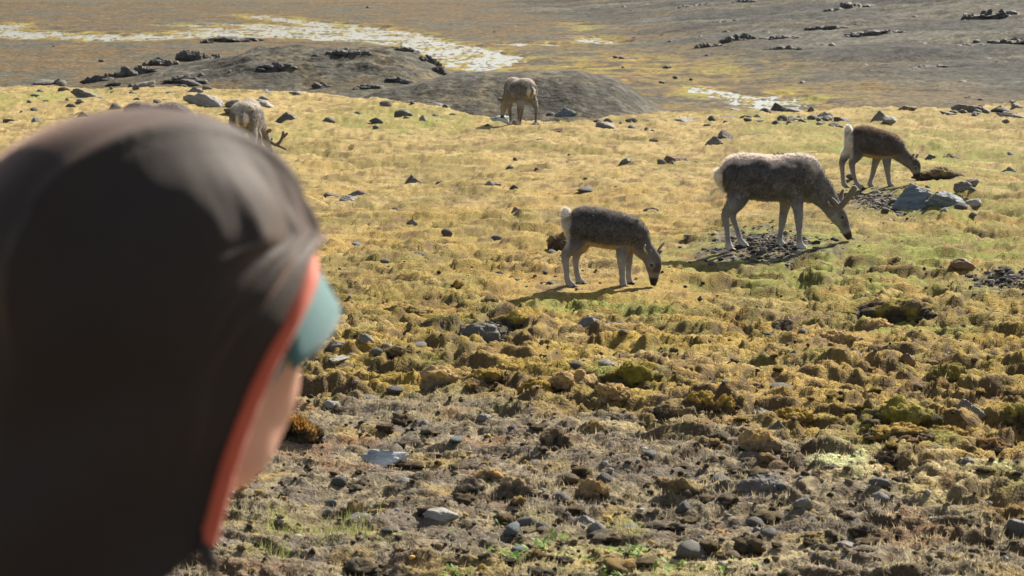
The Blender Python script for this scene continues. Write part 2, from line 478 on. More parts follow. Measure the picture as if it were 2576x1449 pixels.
Z = mac + .12 * fbm(X, Y, .11, 3, 411) * ss(300, 280, Y) * (1 - wet2) + .035 * perlin(X * .9, Y * .55, 412) + .02 * perlin(X * 2.2, Y * 1.2, 413)
stony = np.clip((mac - FLOOR - .25) / 1.2, 0, 1) * ss(80, 96, Y)
rgh = ss(-2, -9, X) * .55 + .35
Z = Z + stony * rgh * (.40 * np.abs(perlin(X * .22, Y * .42, 414)) + .22 * np.abs(perlin(X * .5, Y * .95, 415)) + .12 * np.abs(perlin(X * 1.1, Y * 1.7, 416)) - .15)
WATER = FLOOR - .12
mott = .45 * perlin(X * .35, Y * .14, 421) + .5 * perlin(X * .9, Y * .42, 422) + .7 * perlin(X * 2.1, Y * .85, 423) + .28 * RNG.normal(size=X.shape)
bed = WATER + .08 * mott + .004 - .022 * ss(.35, .9, wet2)
Z = Z * (1 - np.minimum(wet1 * 1.6, 1)) + bed * np.minimum(wet1 * 1.6, 1)
hl = ss(8, 26, X + .12 * (Y - 180)) * ss(110, 150, Y)
Z = Z + hl * (.55 * np.abs(fbm(X * .6 + .3 * Y, Y * .5, .085, 3, 417)) + .16 * np.abs(perlin(X * .5, Y * .45, 418)))
Z = Z - .5 * ss(78, 68, Y) - .25 * ss(90, 80, Y)
n1 = fbm(X, Y, .07, 4, 431); n2 = fbm(X, Y * .8, .3, 4, 441); n3 = fbm(X, Y * .7, 1.1, 2, 451)
col = np.empty(X.shape + (3,)); col[:] = (.135, .096, .052)
col = mixc(col, (.16, .094, .036), ss(-.2, .5, n2 + .5 * n1))
col = mixc(col, (.11, .098, .068), ss(0, .6, n1 - .3 * n2))
col = mixc(col, (.098, .09, .06), ss(10, 40, X + 12 * n1 + .1 * (Y - 200)) * .75)
amber = np.clip(wet2 * 2.4, 0, 1) + .9 * np.exp(-((X - 9 - 8 * n1) / 12) ** 2 - ((Y - 170) / 22) ** 2) + .8 * np.exp(-((X - 14) / 7) ** 2 - ((Y - 138) / 9) ** 2)
col = mixc(col, mixc(np.broadcast_to(np.array((.37, .205, .03)), col.shape), (.28, .235, .042), ss(-.1, .4, n2)), np.clip(amber, 0, 1) * ss(-.5, .3, n2 + .4 * n3) * .8)
grav = np.clip(stony * 1.6, 0, 1)
gcol = mixc(np.broadcast_to(np.array((.092, .08, .062)), col.shape), (.125, .11, .084), ss(-.4, .4, n3 + n2))
gcol = mixc(gcol, (.15, .112, .06), ss(-.05, .4, n2 + .5 * n1) * .65)
gcol = mixc(gcol, (.042, .041, .04), ss(.35, .7, n2 - .4 * n3 + .3 * perlin(X * .2, Y * .5, 461)) * .7)
col = mixc(col, gcol, grav * np.where(X > 16, .75, 1))
col = mixc(col, (.05, .05, .048), hl * ss(-.2, .3, fbm(X * .6 + .3 * Y, Y * .5, .085, 3, 417) + .35 * n2) * .75)
col = mixc(col, (.15, .135, .105), hl * ss(.3, .6, -fbm(X * .6 + .3 * Y, Y * .5, .1, 3, 419)) * .7)
col = col * ((1 + .3 * n3 + .22 * n2) * RNG.uniform(.78, 1.22, X.shape))[..., None]
spk = RNG.random(X.shape)
col[(spk > .995)] *= 1.9  # sparse bright spots: pebble glints painted into the colour
col[(spk < .03)] *= .5
valley = grid_mesh('valley', X, Y, Z, np.clip(col * np.array([.72, .78, .82]), .01, .8), M_VALLEY)

# water: one sheet at the level of the wet ground
m, n, l, p = mat_new('stream_water')
p.inputs['Base Color'].default_value = (.03, .035, .035, 1); p.inputs['Roughness'].default_value = .05
p.inputs['IOR'].default_value = 1.33; p.inputs['Specular IOR Level'].default_value = .5
tc = n.new('ShaderNodeTexCoord'); t = n.new('ShaderNodeTexNoise'); t.inputs['Scale'].default_value = 3.; t.inputs['Detail'].default_value = 3
b = n.new('ShaderNodeBump'); b.inputs['Strength'].default_value = .25; b.inputs['Distance'].default_value = .03
l.new(tc.outputs['Object'], t.inputs['Vector']); l.new(t.outputs['Fac'], b.inputs['Height']); l.new(b.outputs[0], p.inputs['Normal'])
M_WATER = m
wetf = (wet1[:-1, :-1] > 0) | (wet1[1:, 1:] > 0)
idx = np.arange(X.size).reshape(X.shape)
wf = np.stack([idx[:-1, :-1][wetf], idx[:-1, 1:][wetf], idx[1:, 1:][wetf], idx[1:, :-1][wetf]], 1)
used, inv = np.unique(wf, return_inverse=True)
wco = np.stack([X.ravel()[used], Y.ravel()[used], np.full(len(used), WATER)], 1)
o = obj('stream_water', mesh_from('stream_water', wco, inv.reshape(-1, 4)), M_WATER); o['kind'] = 'structure'

# land far beyond and to the sides
ysf = np.concatenate([np.linspace(-60, 60, 25), np.linspace(70, 340, 55), np.linspace(360, 3000, 40)])
usf = np.linspace(-1, 1, 121); usf = np.sign(usf) * np.abs(usf) ** 1.6
X = np.repeat(usf[None] * 1600., len(ysf), 0); Y = np.repeat(ysf[:, None], len(usf), 1)
inside = ss(1.06, .9, np.abs(X) / (.345 * np.maximum(Y, 8.2) + 1.2)) * ss(352, 340, Y)
Z = macro(X, np.maximum(Y, -6)) - .35 - 1.4 * inside + .5 * fbm(X, Y, .02, 3, 471) * ss(335, 400, Y)
n1 = fbm(X, Y, .03, 3, 481)
col = np.empty(X.shape + (3,)); col[:] = (.13, .096, .05); col = mixc(col, (.10, .092, .06), ss(-.3, .4, n1))
outer = grid_mesh('tundra_plain', X, Y, Z, col, M_VALLEY)


# ------------------------------------------------------------------ rocks and sods
def seat(x, y, rx, ry):
    g = np.array([(0, 0), (.7, 0), (-.7, 0), (0, .7), (0, -.7), (.5, .5), (-.5, .5), (.5, -.5), (-.5, -.5)])
    h = height(x + g[:, 0] * rx, y + g[:, 1] * ry)
    return .6 * float(np.mean(h)) + .4 * float(np.min(h))
def ico(sub):
    import bmesh
    bm = bmesh.new(); bmesh.ops.create_icosphere(bm, subdivisions=sub, radius=1)
    co = np.array([v.co[:] for v in bm.verts]); fa = np.array([[v.index for v in f.verts] for f in bm.faces]); bm.free()
    return co, fa
ICO = {k: ico(k) for k in (1, 2, 3, 4, 5)}

def rock_shape(sub, seed, style='angular', rough=.06):
    r = np.random.default_rng(seed)
    d, fa = ICO[sub]
    if style == 'round':
        rad = 1 + .22 * value3(d * 1.3 + seed, seed) + .08 * value3(d * 3 + seed, seed + 1)
        p = d * rad[:, None]
    else:
        k = 13 if style == 'angular' else 9
        nn = r.normal(size=(k, 3)); nn /= np.linalg.norm(nn, axis=1)[:, None]
        off = r.uniform(.55, 1.0, k)
        if style == 'peak':
            nn = np.concatenate([nn * .3, [[.75, .1, .65], [-.7, .2, .55], [.1, -.8, .55], [0, .8, .6]]]); nn /= np.linalg.norm(nn, axis=1)[:, None]
            off = np.concatenate([r.uniform(.9, 1.1, k), r.uniform(.45, .6, 4)])
        dots = d @ nn.T
        t = np.where(dots > .05, off[None] / np.maximum(dots, .05), 9)
        t = np.minimum(t, 1.35)
        rad = -np.log(np.exp(-30 * t).sum(1)) / 30
        p = d * np.clip(rad, .3, 1.3)[:, None]
    p = p * (1 + rough * value3(p * 5 + seed, seed + 3) + rough * .6 * value3(p * 11 + seed, seed + 4))[:, None]
    p -= (p.max(0) + p.min(0)) / 2
    p /= (p.max(0) - p.min(0)) / 2
    return p, fa

SCATTERED = []
def put(name, me, mat, x, y, size, rz, sink, label, cat, group=None, z=None, tilt=(0, 0)):
    o = obj(name, me, mat)
    zz = hz(x, y) if z is None else z
    o.location = (x, y, zz + size[2] * (1 - 2 * sink) / 1.0)
    o.scale = size; o.rotation_euler = (tilt[0], tilt[1], rz)
    SCATTERED.append((o, label))
    return tag(o, label, cat, group)

def stone(px, py, w, h, style, mat, label, seed, name='stone', depth=.8, sink=.32, group=None, sub=4, rz=None, tilt=(0, 0)):
    a = at(px, py); s = ppm(a)
    hx = w / 2 / s; hzv = h / s / 2 / (1 - sink) 
    p, fa = rock_shape(sub, seed, style, .11 if style == 'peak' else .07)
    p = p * np.array([hx, hx * depth, hzv]); tr_ = np.random.default_rng(seed)
    if tilt == (0, 0): tilt = (tr_.uniform(-.2, .2), tr_.uniform(-.28, .28))
    me = mesh_from(name, p, fa, smooth=(style == 'round'))
    y = a[1] + hx * depth * .6
    x = a[0] * y / a[1]
    o = obj(name, me, mat)
    o.location = (x, y, seat(x, y, hx, hx * depth) + hzv * (1 - 2 * sink))
    o.rotation_euler = (tilt[0], tilt[1], 0 if rz is None else rz)
    return tag(o, label, 'stone', group)

def blades(roots, up, hgt, wid, lean, rng):
    """one triangle per blade"""
    n = len(roots)
    a = rng.uniform(0, 2 * math.pi, n)
    side = np.stack([np.cos(a), np.sin(a), np.zeros(n)], 1) * (wid / 2)[:, None]
    b = rng.uniform(0, 2 * math.pi, n); m = rng.uniform(0, 1, n) * lean
    tip = roots + up * hgt[:, None] + np.stack([np.cos(b), np.sin(b), np.zeros(n)], 1) * (hgt * m)[:, None]
    co = np.stack([roots - side, roots + side, tip], 1).reshape(-1, 3)
    return co, np.arange(3 * n).reshape(-1, 3)

def sod(px, py, w, h, cols, label, seed, name='moss_hummock', cat='hummock', depth=.8, sub=5, sink=.25, lump=1., fuzz=2200, fl=.009, group=None, style=None):
    """hummock of moss over earth: lumpy cushion with short moss on its upper side"""
    r = np.random.default_rng(seed)
    a = at(px, py); s = ppm(a)
    hx = w / 2 / s; hv = h / s / 2 / (1 - sink)
    nl = max(1, int(round((w / h - 1.15) * 2.6)))
    pts, fcs, dirs = [], [], []; off = 0
    for q_ in range(nl):
        t_ = 0 if nl == 1 else -1 + 2 * (q_ + .5 * r.random()) / (nl - .5)
        lw = hx if nl == 1 else min(hx, hv * r.uniform(.9, 1.5) + hx * .12)
        lh = hv if nl == 1 else hv * (1 - .45 * abs(t_) ** 1.5) * r.uniform(.6, 1.0)
        cx = 0 if nl == 1 else t_ * (hx - lw * .8); cy = 0 if nl == 1 else r.uniform(-.5, .8) * hx * depth * .5
        d, fa = ICO[min(sub, 5 if nl == 1 else 4)]
        q = d * np.array([max(1, lw / .14), max(1, lw * depth / .14), max(1, lh / .10)]) + q_ * 7.3
        wv = q * 1.1 + .5 * np.stack([value3(q * 1.7 + seed, seed), value3(q * 1.7 + 9, seed + 1), value3(q * 1.7 + 5, seed + 2)], 1)
        b = np.tanh(2.2 * np.abs(value3(wv * 1.3 + seed, seed + 5))) * .42 + np.tanh(2 * np.abs(value3(wv * 3.1 + seed, seed + 6))) * .2
        big = .55 * value3(d * 1.4 + seed + q_, seed + 9 + q_)
        pl = np.array([lw, lw * max(depth, .7 if nl > 1 else depth), lh]) * d * (.72 + big[:, None] * .6 + lump * .5 * b[:, None])
        pl = pl + d * (.014 * value3(pl * 38 + q_, seed + 7) + .008 * value3(pl * 85, seed + 8))[:, None] * min(1, lw / .07)
        pts.append(pl + np.array([cx, cy, (lh - hv) * .8])); fcs.append(fa + off); off += len(d); dirs.append(d)
    p = np.concatenate(pts); fa = np.concatenate(fcs); d = np.concatenate(dirs)
    mx = p.max(0); mn = p.min(0); p = (p - (mx + mn) / 2) / ((mx - mn) / 2) * np.array([hx, (mx[1] - mn[1]) / (mx[0] - mn[0]) * hx, hv])
    c1, c2, c3 = [np.array(c) for c in cols]
    n1 = value3(p * 9 + seed, seed + 11); n2 = value3(p * 26 + seed, seed + 12)
    upn = np.clip(p[:, 2] / hv, -1, 1)
    col = c1[None] + (c2 - c1)[None] * ss(-.3, .4, n1 + .3 * n2)[:, None]
    # moss above, bare earth below; the split also paints lit tops and shaded fronts
    bare = ss(.45, .0, upn + .5 * n1 + .25 * n2)
    col = col + (c3 - col) * bare[:, None]
    col = np.clip(col * (1 + .25 * n2)[:, None], .01, .9)
    parts = [(p, fa)]; cc = [col]
    if fuzz:
        ok = np.where((upn > -.1))[0]
        pick = ok[r.integers(0, len(ok), fuzz)]
        jit = r.normal(size=(fuzz, 3)) * hx * .02
        nrm = d[pick] / np.array([hx, hx * depth, hv]); nrm /= np.linalg.norm(nrm, axis=1)[:, None]
        bc, bf = blades(p[pick] + jit - nrm * .004, nrm * .6 + np.array([0, 0, .5]), fl * r.uniform(.5, 1.3, fuzz), fl * .35 * r.uniform(.6, 1.3, fuzz), .6, r)
        parts.append((bc, bf)); cc.append(np.repeat(np.clip(col[pick] * r.uniform(.8, 1.35, (fuzz, 1)), 0, .9), 3, 0))
    co, lo, st = merge(parts)
    me = mesh_from(name, co, loops=lo, starts=st, col=np.concatenate(cc))
    me.materials.append(M_SOD); me.materials.append(M_BLADE)
    mi = np.zeros(len(st), dtype=np.int32); mi[len(fa):] = 1
    me.polygons.foreach_set('material_index', mi)
    o = obj(name, me)
    y = a[1] + hx * depth * .55; x = a[0] * y / a[1]
    o.location = (x, y, seat(x, y, hx, hx * depth) + hv * (1 - 2 * sink))
    o.rotation_euler = (0, 0, 0)
    return tag(o, label, cat, group)

G_, B_, O_ = (GOLD, MOSSG, SOIL), (SOILG, DRYG, SOIL), (ORANGE, GOLD, SOIL)
YG = ((.30, .20, .048), (.23, .155, .036), (.10, .072, .038)); TAN = ((.40, .27, .10), (.30, .21, .10), (.20, .15, .095)); DK = ((.15, .112, .066), (.21, .155, .075), (.085, .066, .047))

S = stone
# --- left rim of the plateau
S(225, 243, 104, 20, 'angular', M_GREY, 'long flat grey slab on the left rim with shaded front', 1, depth=.7)
S(362, 223, 62, 15, 'round', M_PALE, 'smooth pale rounded stone lying on the far left crest', 2)
S(285, 217, 46, 9, 'angular', M_GREY, 'low grey stone on the crest left of the smooth pale one', 3)
S(112, 212, 60, 9, 'angular', M_GREY, 'low grey stone with a small point on the far left crest', 4)
S(148, 210, 24, 13, 'peak', M_GREY, 'small pointed grey stone nearest the left corner of the crest', 5)
S(160, 228, 34, 11, 'angular', M_DARK, 'small dark stone in green grass left of the grey slab', 6)
S(485, 215, 66, 12, 'angular', M_DARK, 'low dark jagged stone on the crest above the big smooth boulder', 7)
S(512, 269, 108, 30, 'round', M_PALE, 'big smooth pale boulder behind the half hidden reindeer', 8, depth=.6)
S(490, 246, 46, 14, 'peak', M_GREY, 'small pointed stone behind the big smooth pale boulder', 9)
S(588, 270, 44, 18, 'round', M_GREY, 'grey boulder touching the right end of the smooth pale boulder', 10)
S(596, 284, 70, 14, 'angular', M_GREY, 'flat grey slab half behind the rump of the shaggy reindeer', 11)
S(664, 271, 62, 19, 'round', M_PALE, 'pale rounded stone just right of the shaggy reindeer back', 12)
S(640, 258, 36, 10, 'angular', M_GREY, 'flat grey stone above the pale rounded one by the shaggy reindeer', 13)
S(722, 303, 64, 25, 'peak', M_DARK, 'dark wedge shaped stone with a pale stripe right of the shaggy reindeer', 14)
S(36, 305, 60, 12, 'angular', M_DARK, 'dark low stone in straw moss by the left frame edge', 15)
S(90, 309, 24, 14, 'angular', M_BLUE, 'small blue grey stone left of the hood outline', 16)
S(208, 296, 34, 16, 'peak', M_BROWN, 'reddish brown pointed stone just above the hood', 17)
S(745, 236, 40, 9, 'angular', M_DARK, 'dark flat stone on the crest between the two standing herd groups', 18)
S(805, 222, 34, 11, 'angular', M_DARK, 'dark jagged stone cluster on the crest below the rocky mound', 19)
# --- middle of the plateau
S(1016, 297, 50, 21, 'round', M_DARK, 'dark rounded stone alone on straw moss left of the far reindeer', 20)
S(1094, 270, 52, 9, 'angular', M_GREY, 'thin grey slab lying on the slope of the middle crest', 21)
S(1008, 278, 36, 10, 'round', M_DARK, 'small low dark stone above the rounded dark stone', 22)
S(1262, 306, 62, 24, 'angular', M_WHITE, 'striped grey slab left of the far reindeer forefeet', 23, tilt=(0, .35))
S(1294, 312, 28, 14, 'angular', M_GREY, 'grey stone under the muzzle of the far reindeer', 24)
S(1347, 318, 34, 10, 'angular', M_PALE, 'pale flat stone under the hind hooves of the far reindeer', 25)
S(1424, 292, 56, 19, 'peak', M_BLUE, 'light blue angular rock on the crest right of the far reindeer', 26)
S(1388, 290, 24, 8, 'angular', M_DARK, 'small dark stone between far reindeer and light blue rock', 27)
S(1526, 326, 60, 18, 'round', M_GREY, 'grey blunt boulder in the hollow right of the far reindeer', 28)
S(1588, 302, 32, 12, 'angular', M_GREY, 'grey stone on the mossy rim above the blunt boulder', 29)
S(1645, 354, 24, 14, 'angular', M_GREY, 'small square grey stone on straw moss in mid field', 30)
S(1355, 360, 16, 12, 'angular', M_BROWN, 'small brown stone below the far reindeer', 31)
S(1400, 333, 46, 12, 'angular', M_BROWN, 'brown stone with overhang right below the far reindeer hooves', 32)
S(1797, 368, 50, 25, 'peak', M_GREY, 'grey streaked wedge in front of its darker twin boulder', 33)
S(1826, 356, 44, 24, 'angular', M_GREY, 'dark grey twin boulder behind the streaked wedge', 34)
S(1575, 404, 36, 13, 'angular', M_GREY, 'pale grey stone in mid field left of the big reindeer', 35)
S(1652, 440, 24, 10, 'angular', M_DARK, 'small dark flat stone left of the big reindeer back', 36)
S(1700, 412, 60, 12, 'angular', M_BROWN, 'brown broken stone edge left of the big reindeer shoulder', 37)
S(1038, 456, 46, 27, 'peak', M_DARK, 'dark pointed triangular stone standing alone on straw moss', 38)
S(1112, 461, 36, 13, 'round', M_DARK, 'low dark stone right of the dark pointed triangle', 39)
S(832, 486, 40, 14, 'angular', M_DARK, 'dark stone nearest the hood in the upper mid field', 40)
S(876, 500, 46, 13, 'angular', M_PALE, 'pale whitish stone in front of the dark stones beside the hood', 41)
S(900, 484, 50, 12, 'peak', M_DARK, 'dark stone with small peak behind the pale whitish stone', 42)
S(1299, 524, 30, 16, 'peak', M_GREY, 'small grey peak stone left of the near calf tail', 43)
S(1242, 474, 40, 11, 'round', M_GREY, 'low rounded grey stone in mid field above the small grey peak', 44)
S(1036, 568, 30, 13, 'peak', M_GREY, 'small pale topped stone right of the hood at half height', 45)
# --- right rim
S(1953, 283, 48, 25, 'peak', M_DARK, 'dark triangular boulder on the rim in front of the stream', 46)
S(1990, 284, 52, 12, 'round', M_GREY, 'grey rounded stone beside the dark triangular rim boulder', 47)
S(2072, 294, 52, 21, 'peak', M_PALE, 'pale pointed boulder on the right rim beyond the stream end', 48)
S(2040, 283, 20, 15, 'peak', M_GREY, 'small upright grey stone left of the pale pointed boulder', 49)
S(2005, 308, 52, 14, 'round', M_GREY, 'smooth grey stone in green moss below the rim boulders', 50)
S(1968, 316, 28, 18, 'round', M_DARK, 'upright dark rounded stone in the green mossy gully', 51)
S(2122, 304, 54, 18, 'angular', M_DARK, 'dark mossy boulder between two pale rim boulders', 52)
S(2100, 318, 44, 14, 'peak', M_GREY, 'grey wedge stone just above the far calf rump', 53)
S(2212, 303, 46, 30, 'peak', M_GREY, 'tall pointed grey boulder above the far calf back', 54)
S(2240, 306, 46, 13, 'angular', M_PALE, 'pale block leaning on the tall pointed boulder', 55)
S(2276, 280, 66, 15, 'peak', M_BROWN, 'rusty brown ridge shaped rock on the right rim', 56)
S(2415, 277, 46, 18, 'angular', M_GREY, 'grey boulder at left end of the right rim rock row', 57)
S(2460, 281, 62, 19, 'angular', M_GREY, 'broad grey boulder in the middle of the right rim row', 58)
S(2512, 279, 42, 18, 'peak', M_DARK, 'dark pointed boulder in the right rim row', 59)
S(2552, 276, 44, 18, 'angular', M_GREY, 'grey boulder at the right frame edge of the rim row', 60)
S(2545, 292, 90, 15, 'angular', M_DARK, 'dark slab in front of the right rim row', 61)
S(2385, 290, 50, 10, 'angular', M_DARK, 'low dark stone in front of the rim row left end', 62)
S(2437, 251, 26, 10, 'peak', M_GREY, 'small grey stone alone on the upper right crest', 63)
S(1905, 301, 34, 13, 'peak', M_PALE, 'pale leaning stone in the gully left of the dark stones', 64)
S(1880, 306, 42, 14, 'angular', M_DARK, 'dark block at left end of the green gully', 65)
S(1720, 300, 50, 11, 'angular', M_PALE, 'flat pale stone on the rim left of the gully', 66)
S(1830, 300, 44, 11, 'angular', M_GREY, 'grey flat stone at the rim above the twin boulders', 67)
S(1870, 285, 70, 8, 'angular', M_GREY, 'long low grey stone row on the rim below the stream', 68)
S(2540, 425, 46, 18, 'peak', M_GREY, 'grey pointed stone at right above the mossy rocks', 69)
S(2530, 312, 20, 9, 'angular', M_GREY, 'small grey stone in green moss near the right edge', 70)
S(2390, 395, 56, 18, 'peak', M_BROWN, 'brown double peaked stone right of the far calf', 71)
S(2340, 400, 30, 13, 'peak', M_DARK, 'dark small wedge left of the brown double peak', 72)
# --- rocks at the far calf
S(2300, 516, 150, 64, 'peak', M_BLUE, 'large blue grey streaked boulder under the far calf muzzle', 73, name='boulder', depth=.75, tilt=(0, -.2))
S(2378, 528, 118, 50, 'angular', M_BLUE, 'second blue grey boulder leaning against the large streaked one', 174, name='boulder', depth=.7, tilt=(0, .15))
S(2440, 526, 56, 22, 'round', M_PALE, 'pale low stone at right foot of the blue grey boulders', 75)
S(2420, 490, 46, 30, 'round', M_GREY, 'grey upright stone behind the second blue grey boulder', 76)
S(2442, 480, 40, 20, 'angular', M_GREY, 'grey stone behind and right of the blue grey boulders', 77)
S(2232, 556, 46, 13, 'round', M_PALE, 'pale smooth stone between big reindeer head and boulders', 78)
S(2246, 538, 34, 10, 'angular', M_PALE, 'narrow pale stone lying in the gravel below the boulder', 79)
S(2120, 400, 36, 13, 'angular', M_GREY, 'grey stone left of the far calf hind legs', 80)
# --- middle ground rocks
S(1208, 858, 104, 52, 'round', M_DARK, 'big dark round boulder with pale flecks in the hollow', 81, name='boulder', depth=.6)
S(1488, 850, 116, 44, 'peak', M_GREY, 'large grey streaked slab leaning in the moss below the near calf', 82, name='boulder', tilt=(0, -.15))
S(848, 887, 44, 23, 'angular', M_GREY, 'grey stone closest to the cap brim', 83)
S(922, 880, 42, 24, 'round', M_GREY, 'rounded grey stone second to the right of the cap brim', 84)
S(975, 881, 32, 14, 'round', M_GREY, 'small grey stone third to the right of the cap brim', 85)
S(884, 897, 34, 12, 'round', M_GREY, 'flat small stone below the stones beside the cap brim', 86)
S(840, 924, 74, 14, 'angular', M_PALE, 'thin slanting pale slab beneath the cap brim', 87, tilt=(0, -.1))
S(1288, 862, 32, 13, 'round', M_PALE, 'pale stone right of the big dark round boulder', 88)
S(1555, 840, 80, 28, 'angular', M_DARK, 'dark mossy rock against the leaning grey slab', 89)
S(2137, 918, 42, 17, 'peak', M_GREY, 'grey stone with low peak in the middle of the right moss', 90)
S(2282, 920, 42, 27, 'angular', M_BROWN, 'square brown stone block in straw moss', 91)
S(2432, 1042, 96, 56, 'peak', M_GREY, 'large grey angular boulder right of the dark mossy hummock', 92, name='boulder', depth=.7)
S(1915, 1035, 56, 16, 'angular', M_GREY, 'flat dark grey stone behind the pair of round moss cushions', 93)
S(1860, 962, 40, 13, 'round', M_GREY, 'small grey stone above the pair of round moss cushions', 94)
S(2395, 895, 30, 15, 'angular', M_PALE, 'small pale stone right of the square brown block', 95)
S(1957, 1085, 50, 30, 'peak', M_DARK, 'dark grey wedge in front of the yellow moss mound', 96)
S(970, 1168, 124, 38, 'angular', M_WHITE, 'flat pale stone with dark stripes on the bare soil', 97, depth=.75, sink=.35)
S(845, 1006, 66, 13, 'angular', M_PALE, 'flat pale stone on bare soil right of the cheek', 98)
S(930, 985, 52, 14, 'angular', M_GREY, 'grey flat stone at the edge of the bare soil', 99)
S(1217, 1040, 40, 14, 'round', M_GREY, 'smooth grey stone on bare soil under the mossy boulder', 100)
S(912, 1312, 96, 14, 'angular', M_PALE, 'thin pale slab in front of the upright dark clod', 101, sink=.4)
S(1110, 1306, 96, 24, 'round', M_PALE, 'pale greyish lump of rock near the bottom middle', 102)
S(2018, 1294, 50, 24, 'angular', M_GREY, 'light grey block near the bottom right of middle', 103)
S(2558, 1325, 70, 52, 'round', M_DARK, 'dark rounded stone cut by the right frame edge', 104)
S(2140, 1365, 80, 20, 'angular', M_GREY, 'grey slab edge at the bottom right', 105)
S(2430, 1215, 40, 20, 'round', M_DARK, 'small dark stone on the pale straw patch', 106)
S(1905, 1245, 110, 46, 'angular', M_DARK, 'dark grey rock with brown crown in the right foreground', 107)
S(1470, 1300, 70, 26, 'peak', M_GREY, 'grey pointed lump near the green leafy plants', 108)
S(2420, 690, 70, 30, 'round', M_BROWN, 'brown rounded boulder in moss below the boulders', 109)
S(2310, 770, 50, 14, 'angular', M_GREY, 'dark grey stone low in the moss right of centre', 110)

# --- moss hummocks and clods one can tell apart
H = sod
H(1405, 610, 62, 46, DK, 'dark mossy lump behind the near calf hind legs', 201)
H(2360, 455, 140, 34, DK, 'long brown mossy ridge behind the large streaked boulder', 202, depth=.5)
H(2385, 515, 120, 34, G_, 'mossy mound growing over the second blue grey boulder', 203, depth=.5)
H(1110, 972, 112, 64, TAN, 'tall tan moss boulder with pale front in mid field', 204)
H(1225, 975, 110, 36, YG, 'yellow moss mound right of the tall tan moss boulder', 205)
H(1185, 985, 50, 26, YG, 'small yellow cushion at the foot of the tall tan boulder', 206)
H(1345, 990, 90, 50, YG, 'rounded yellow green cushion at left end of the moss row', 207)
H(1440, 985, 130, 62, TAN, 'wide lumpy tan hummock in the middle of the moss row', 208)
H(1545, 1020, 100, 58, TAN, 'tan overhanging hummock in front of the bright green mound', 209)
H(1590, 985, 170, 70, ((.23, .175, .03), (.16, .14, .025), (.07, .06, .027)), 'bright green moss mound with ridged crown', 210)
H(1640, 1035, 76, 34, TAN, 'small tan round hummock right of the overhanging one', 211)
H(1695, 1032, 48, 26, YG, 'small yellow cushion left of the round pair', 212)
H(1752, 1045, 92, 56, YG, 'left one of the two big round moss cushions', 213)
H(1822, 1052, 64, 50, YG, 'right one of the two big round moss cushions', 214)
H(1700, 1055, 170, 34, DK, 'dark crumbling earth bank under the round moss cushions', 215, depth=.5)
H(1560, 1055, 90, 30, B_, 'grey brown clod below the overhanging hummock', 216)
H(745, 1125, 150, 66, ((.27, .14, .035), (.22, .14, .045), (.055, .046, .03)), 'orange topped tussock with dark side beside the cheek', 217, name='moss_tussock', cat='tussock', fl=.03, fuzz=4500)
H(1400, 1148, 90, 62, DK, 'dark upright earth clod in the middle foreground', 218, name='earth_clod', cat='clod')
H(1495, 1100, 52, 34, TAN, 'tan clod with pale cleft front in the middle foreground', 219, name='earth_clod', cat='clod')
H(1915, 1150, 120, 62, TAN, 'brown rounded clod with mossy right flank', 220, name='earth_clod', cat='clod')
H(1990, 1065, 130, 48, YG, 'yellow moss mound behind the dark grey wedge', 221)
H(2270, 1085, 220, 84, ((.24, .2, .04), (.16, .13, .03), (.05, .042, .022)), 'biggest dark mossy hummock in the right foreground', 222, depth=.6)
H(2400, 965, 130, 56, ((.22, .17, .04), (.13, .11, .03), (.05, .045, .03)), 'dark mossy hummock above the large grey angular boulder', 223)
H(2245, 800, 300, 62, ((.14, .10, .05), (.22, .17, .04), (.05, .042, .03)), 'long dark earth bank topped with moss on the right', 224, depth=.4)
H(2215, 838, 100, 44, TAN, 'tan lumps in front of the long dark bank', 225)
H(2110, 870, 130, 46, TAN, 'low greyish hummock left of the tan lumps', 226)
H(1960, 820, 110, 42, DK, 'brown hummock left of the long dark bank', 227)
H(2260, 1140, 190, 44, YG, 'cluster of yellow green moss ridges under the biggest hummock', 228)
H(2380, 1120, 120, 46, YG, 'yellow green double hump right of the ridge cluster', 229)
H(2500, 1130, 110, 36, O_, 'orange brown twin humps near the right edge', 230)
H(2560, 1090, 90, 60, ((.2, .17, .04), (.13, .11, .03), (.06, .05, .03)), 'dark hummock cut by the right frame edge', 231)
H(1230, 1215, 110, 30, TAN, 'low tan clod in the middle of the bare soil', 232, name='earth_clod', cat='clod')
H(1300, 1260, 130, 52, ((.27, .2, .11), (.34, .25, .12), (.13, .105, .075)), 'large pale brown clod at the bottom middle', 233, name='earth_clod', cat='clod')
H(1190, 1250, 90, 44, B_, 'grey brown clod left of the large pale brown one', 234, name='earth_clod', cat='clod')
H(1490, 1250, 90, 50, TAN, 'tan clod right of the large pale brown one', 235, name='earth_clod', cat='clod')
H(1720, 1258, 120, 60, DK, 'dark grey brown clod right of the middle bottom', 236, name='earth_clod', cat='clod')
H(888, 1300, 62, 52, DK, 'dark upright clod with a knob near the bottom left', 237, name='earth_clod', cat='clod')
H(1300, 842, 200, 52, ((.33, .22, .05), (.2, .16, .04), (.06, .05, .03)), 'mossy bank right behind the big dark round boulder', 238, depth=.4)
H(1010, 905, 110, 32, DK, 'dark shaded moss bank right of the cap brim', 239, depth=.5)
H(1020, 790, 140, 38, ((.3, .2, .06), (.2, .14, .05), (.08, .06, .03)), 'brown broken moss bank below the open mid field', 240, depth=.5)
H(1150, 728, 34, 26, O_, 'small orange brown clod alone left of the near calf', 241, name='earth_clod', cat='clod')
H(1230, 765, 50, 18, DK, 'small grey wedge shaped clod left below the near calf', 242, name='earth_clod', cat='clod')
H(830, 945, 60, 30, YG, 'green brown cushion just under the cap brim', 243)
H(2090, 1195, 100, 22, B_, 'grey brown earth lump left of the pale green lichen', 244)
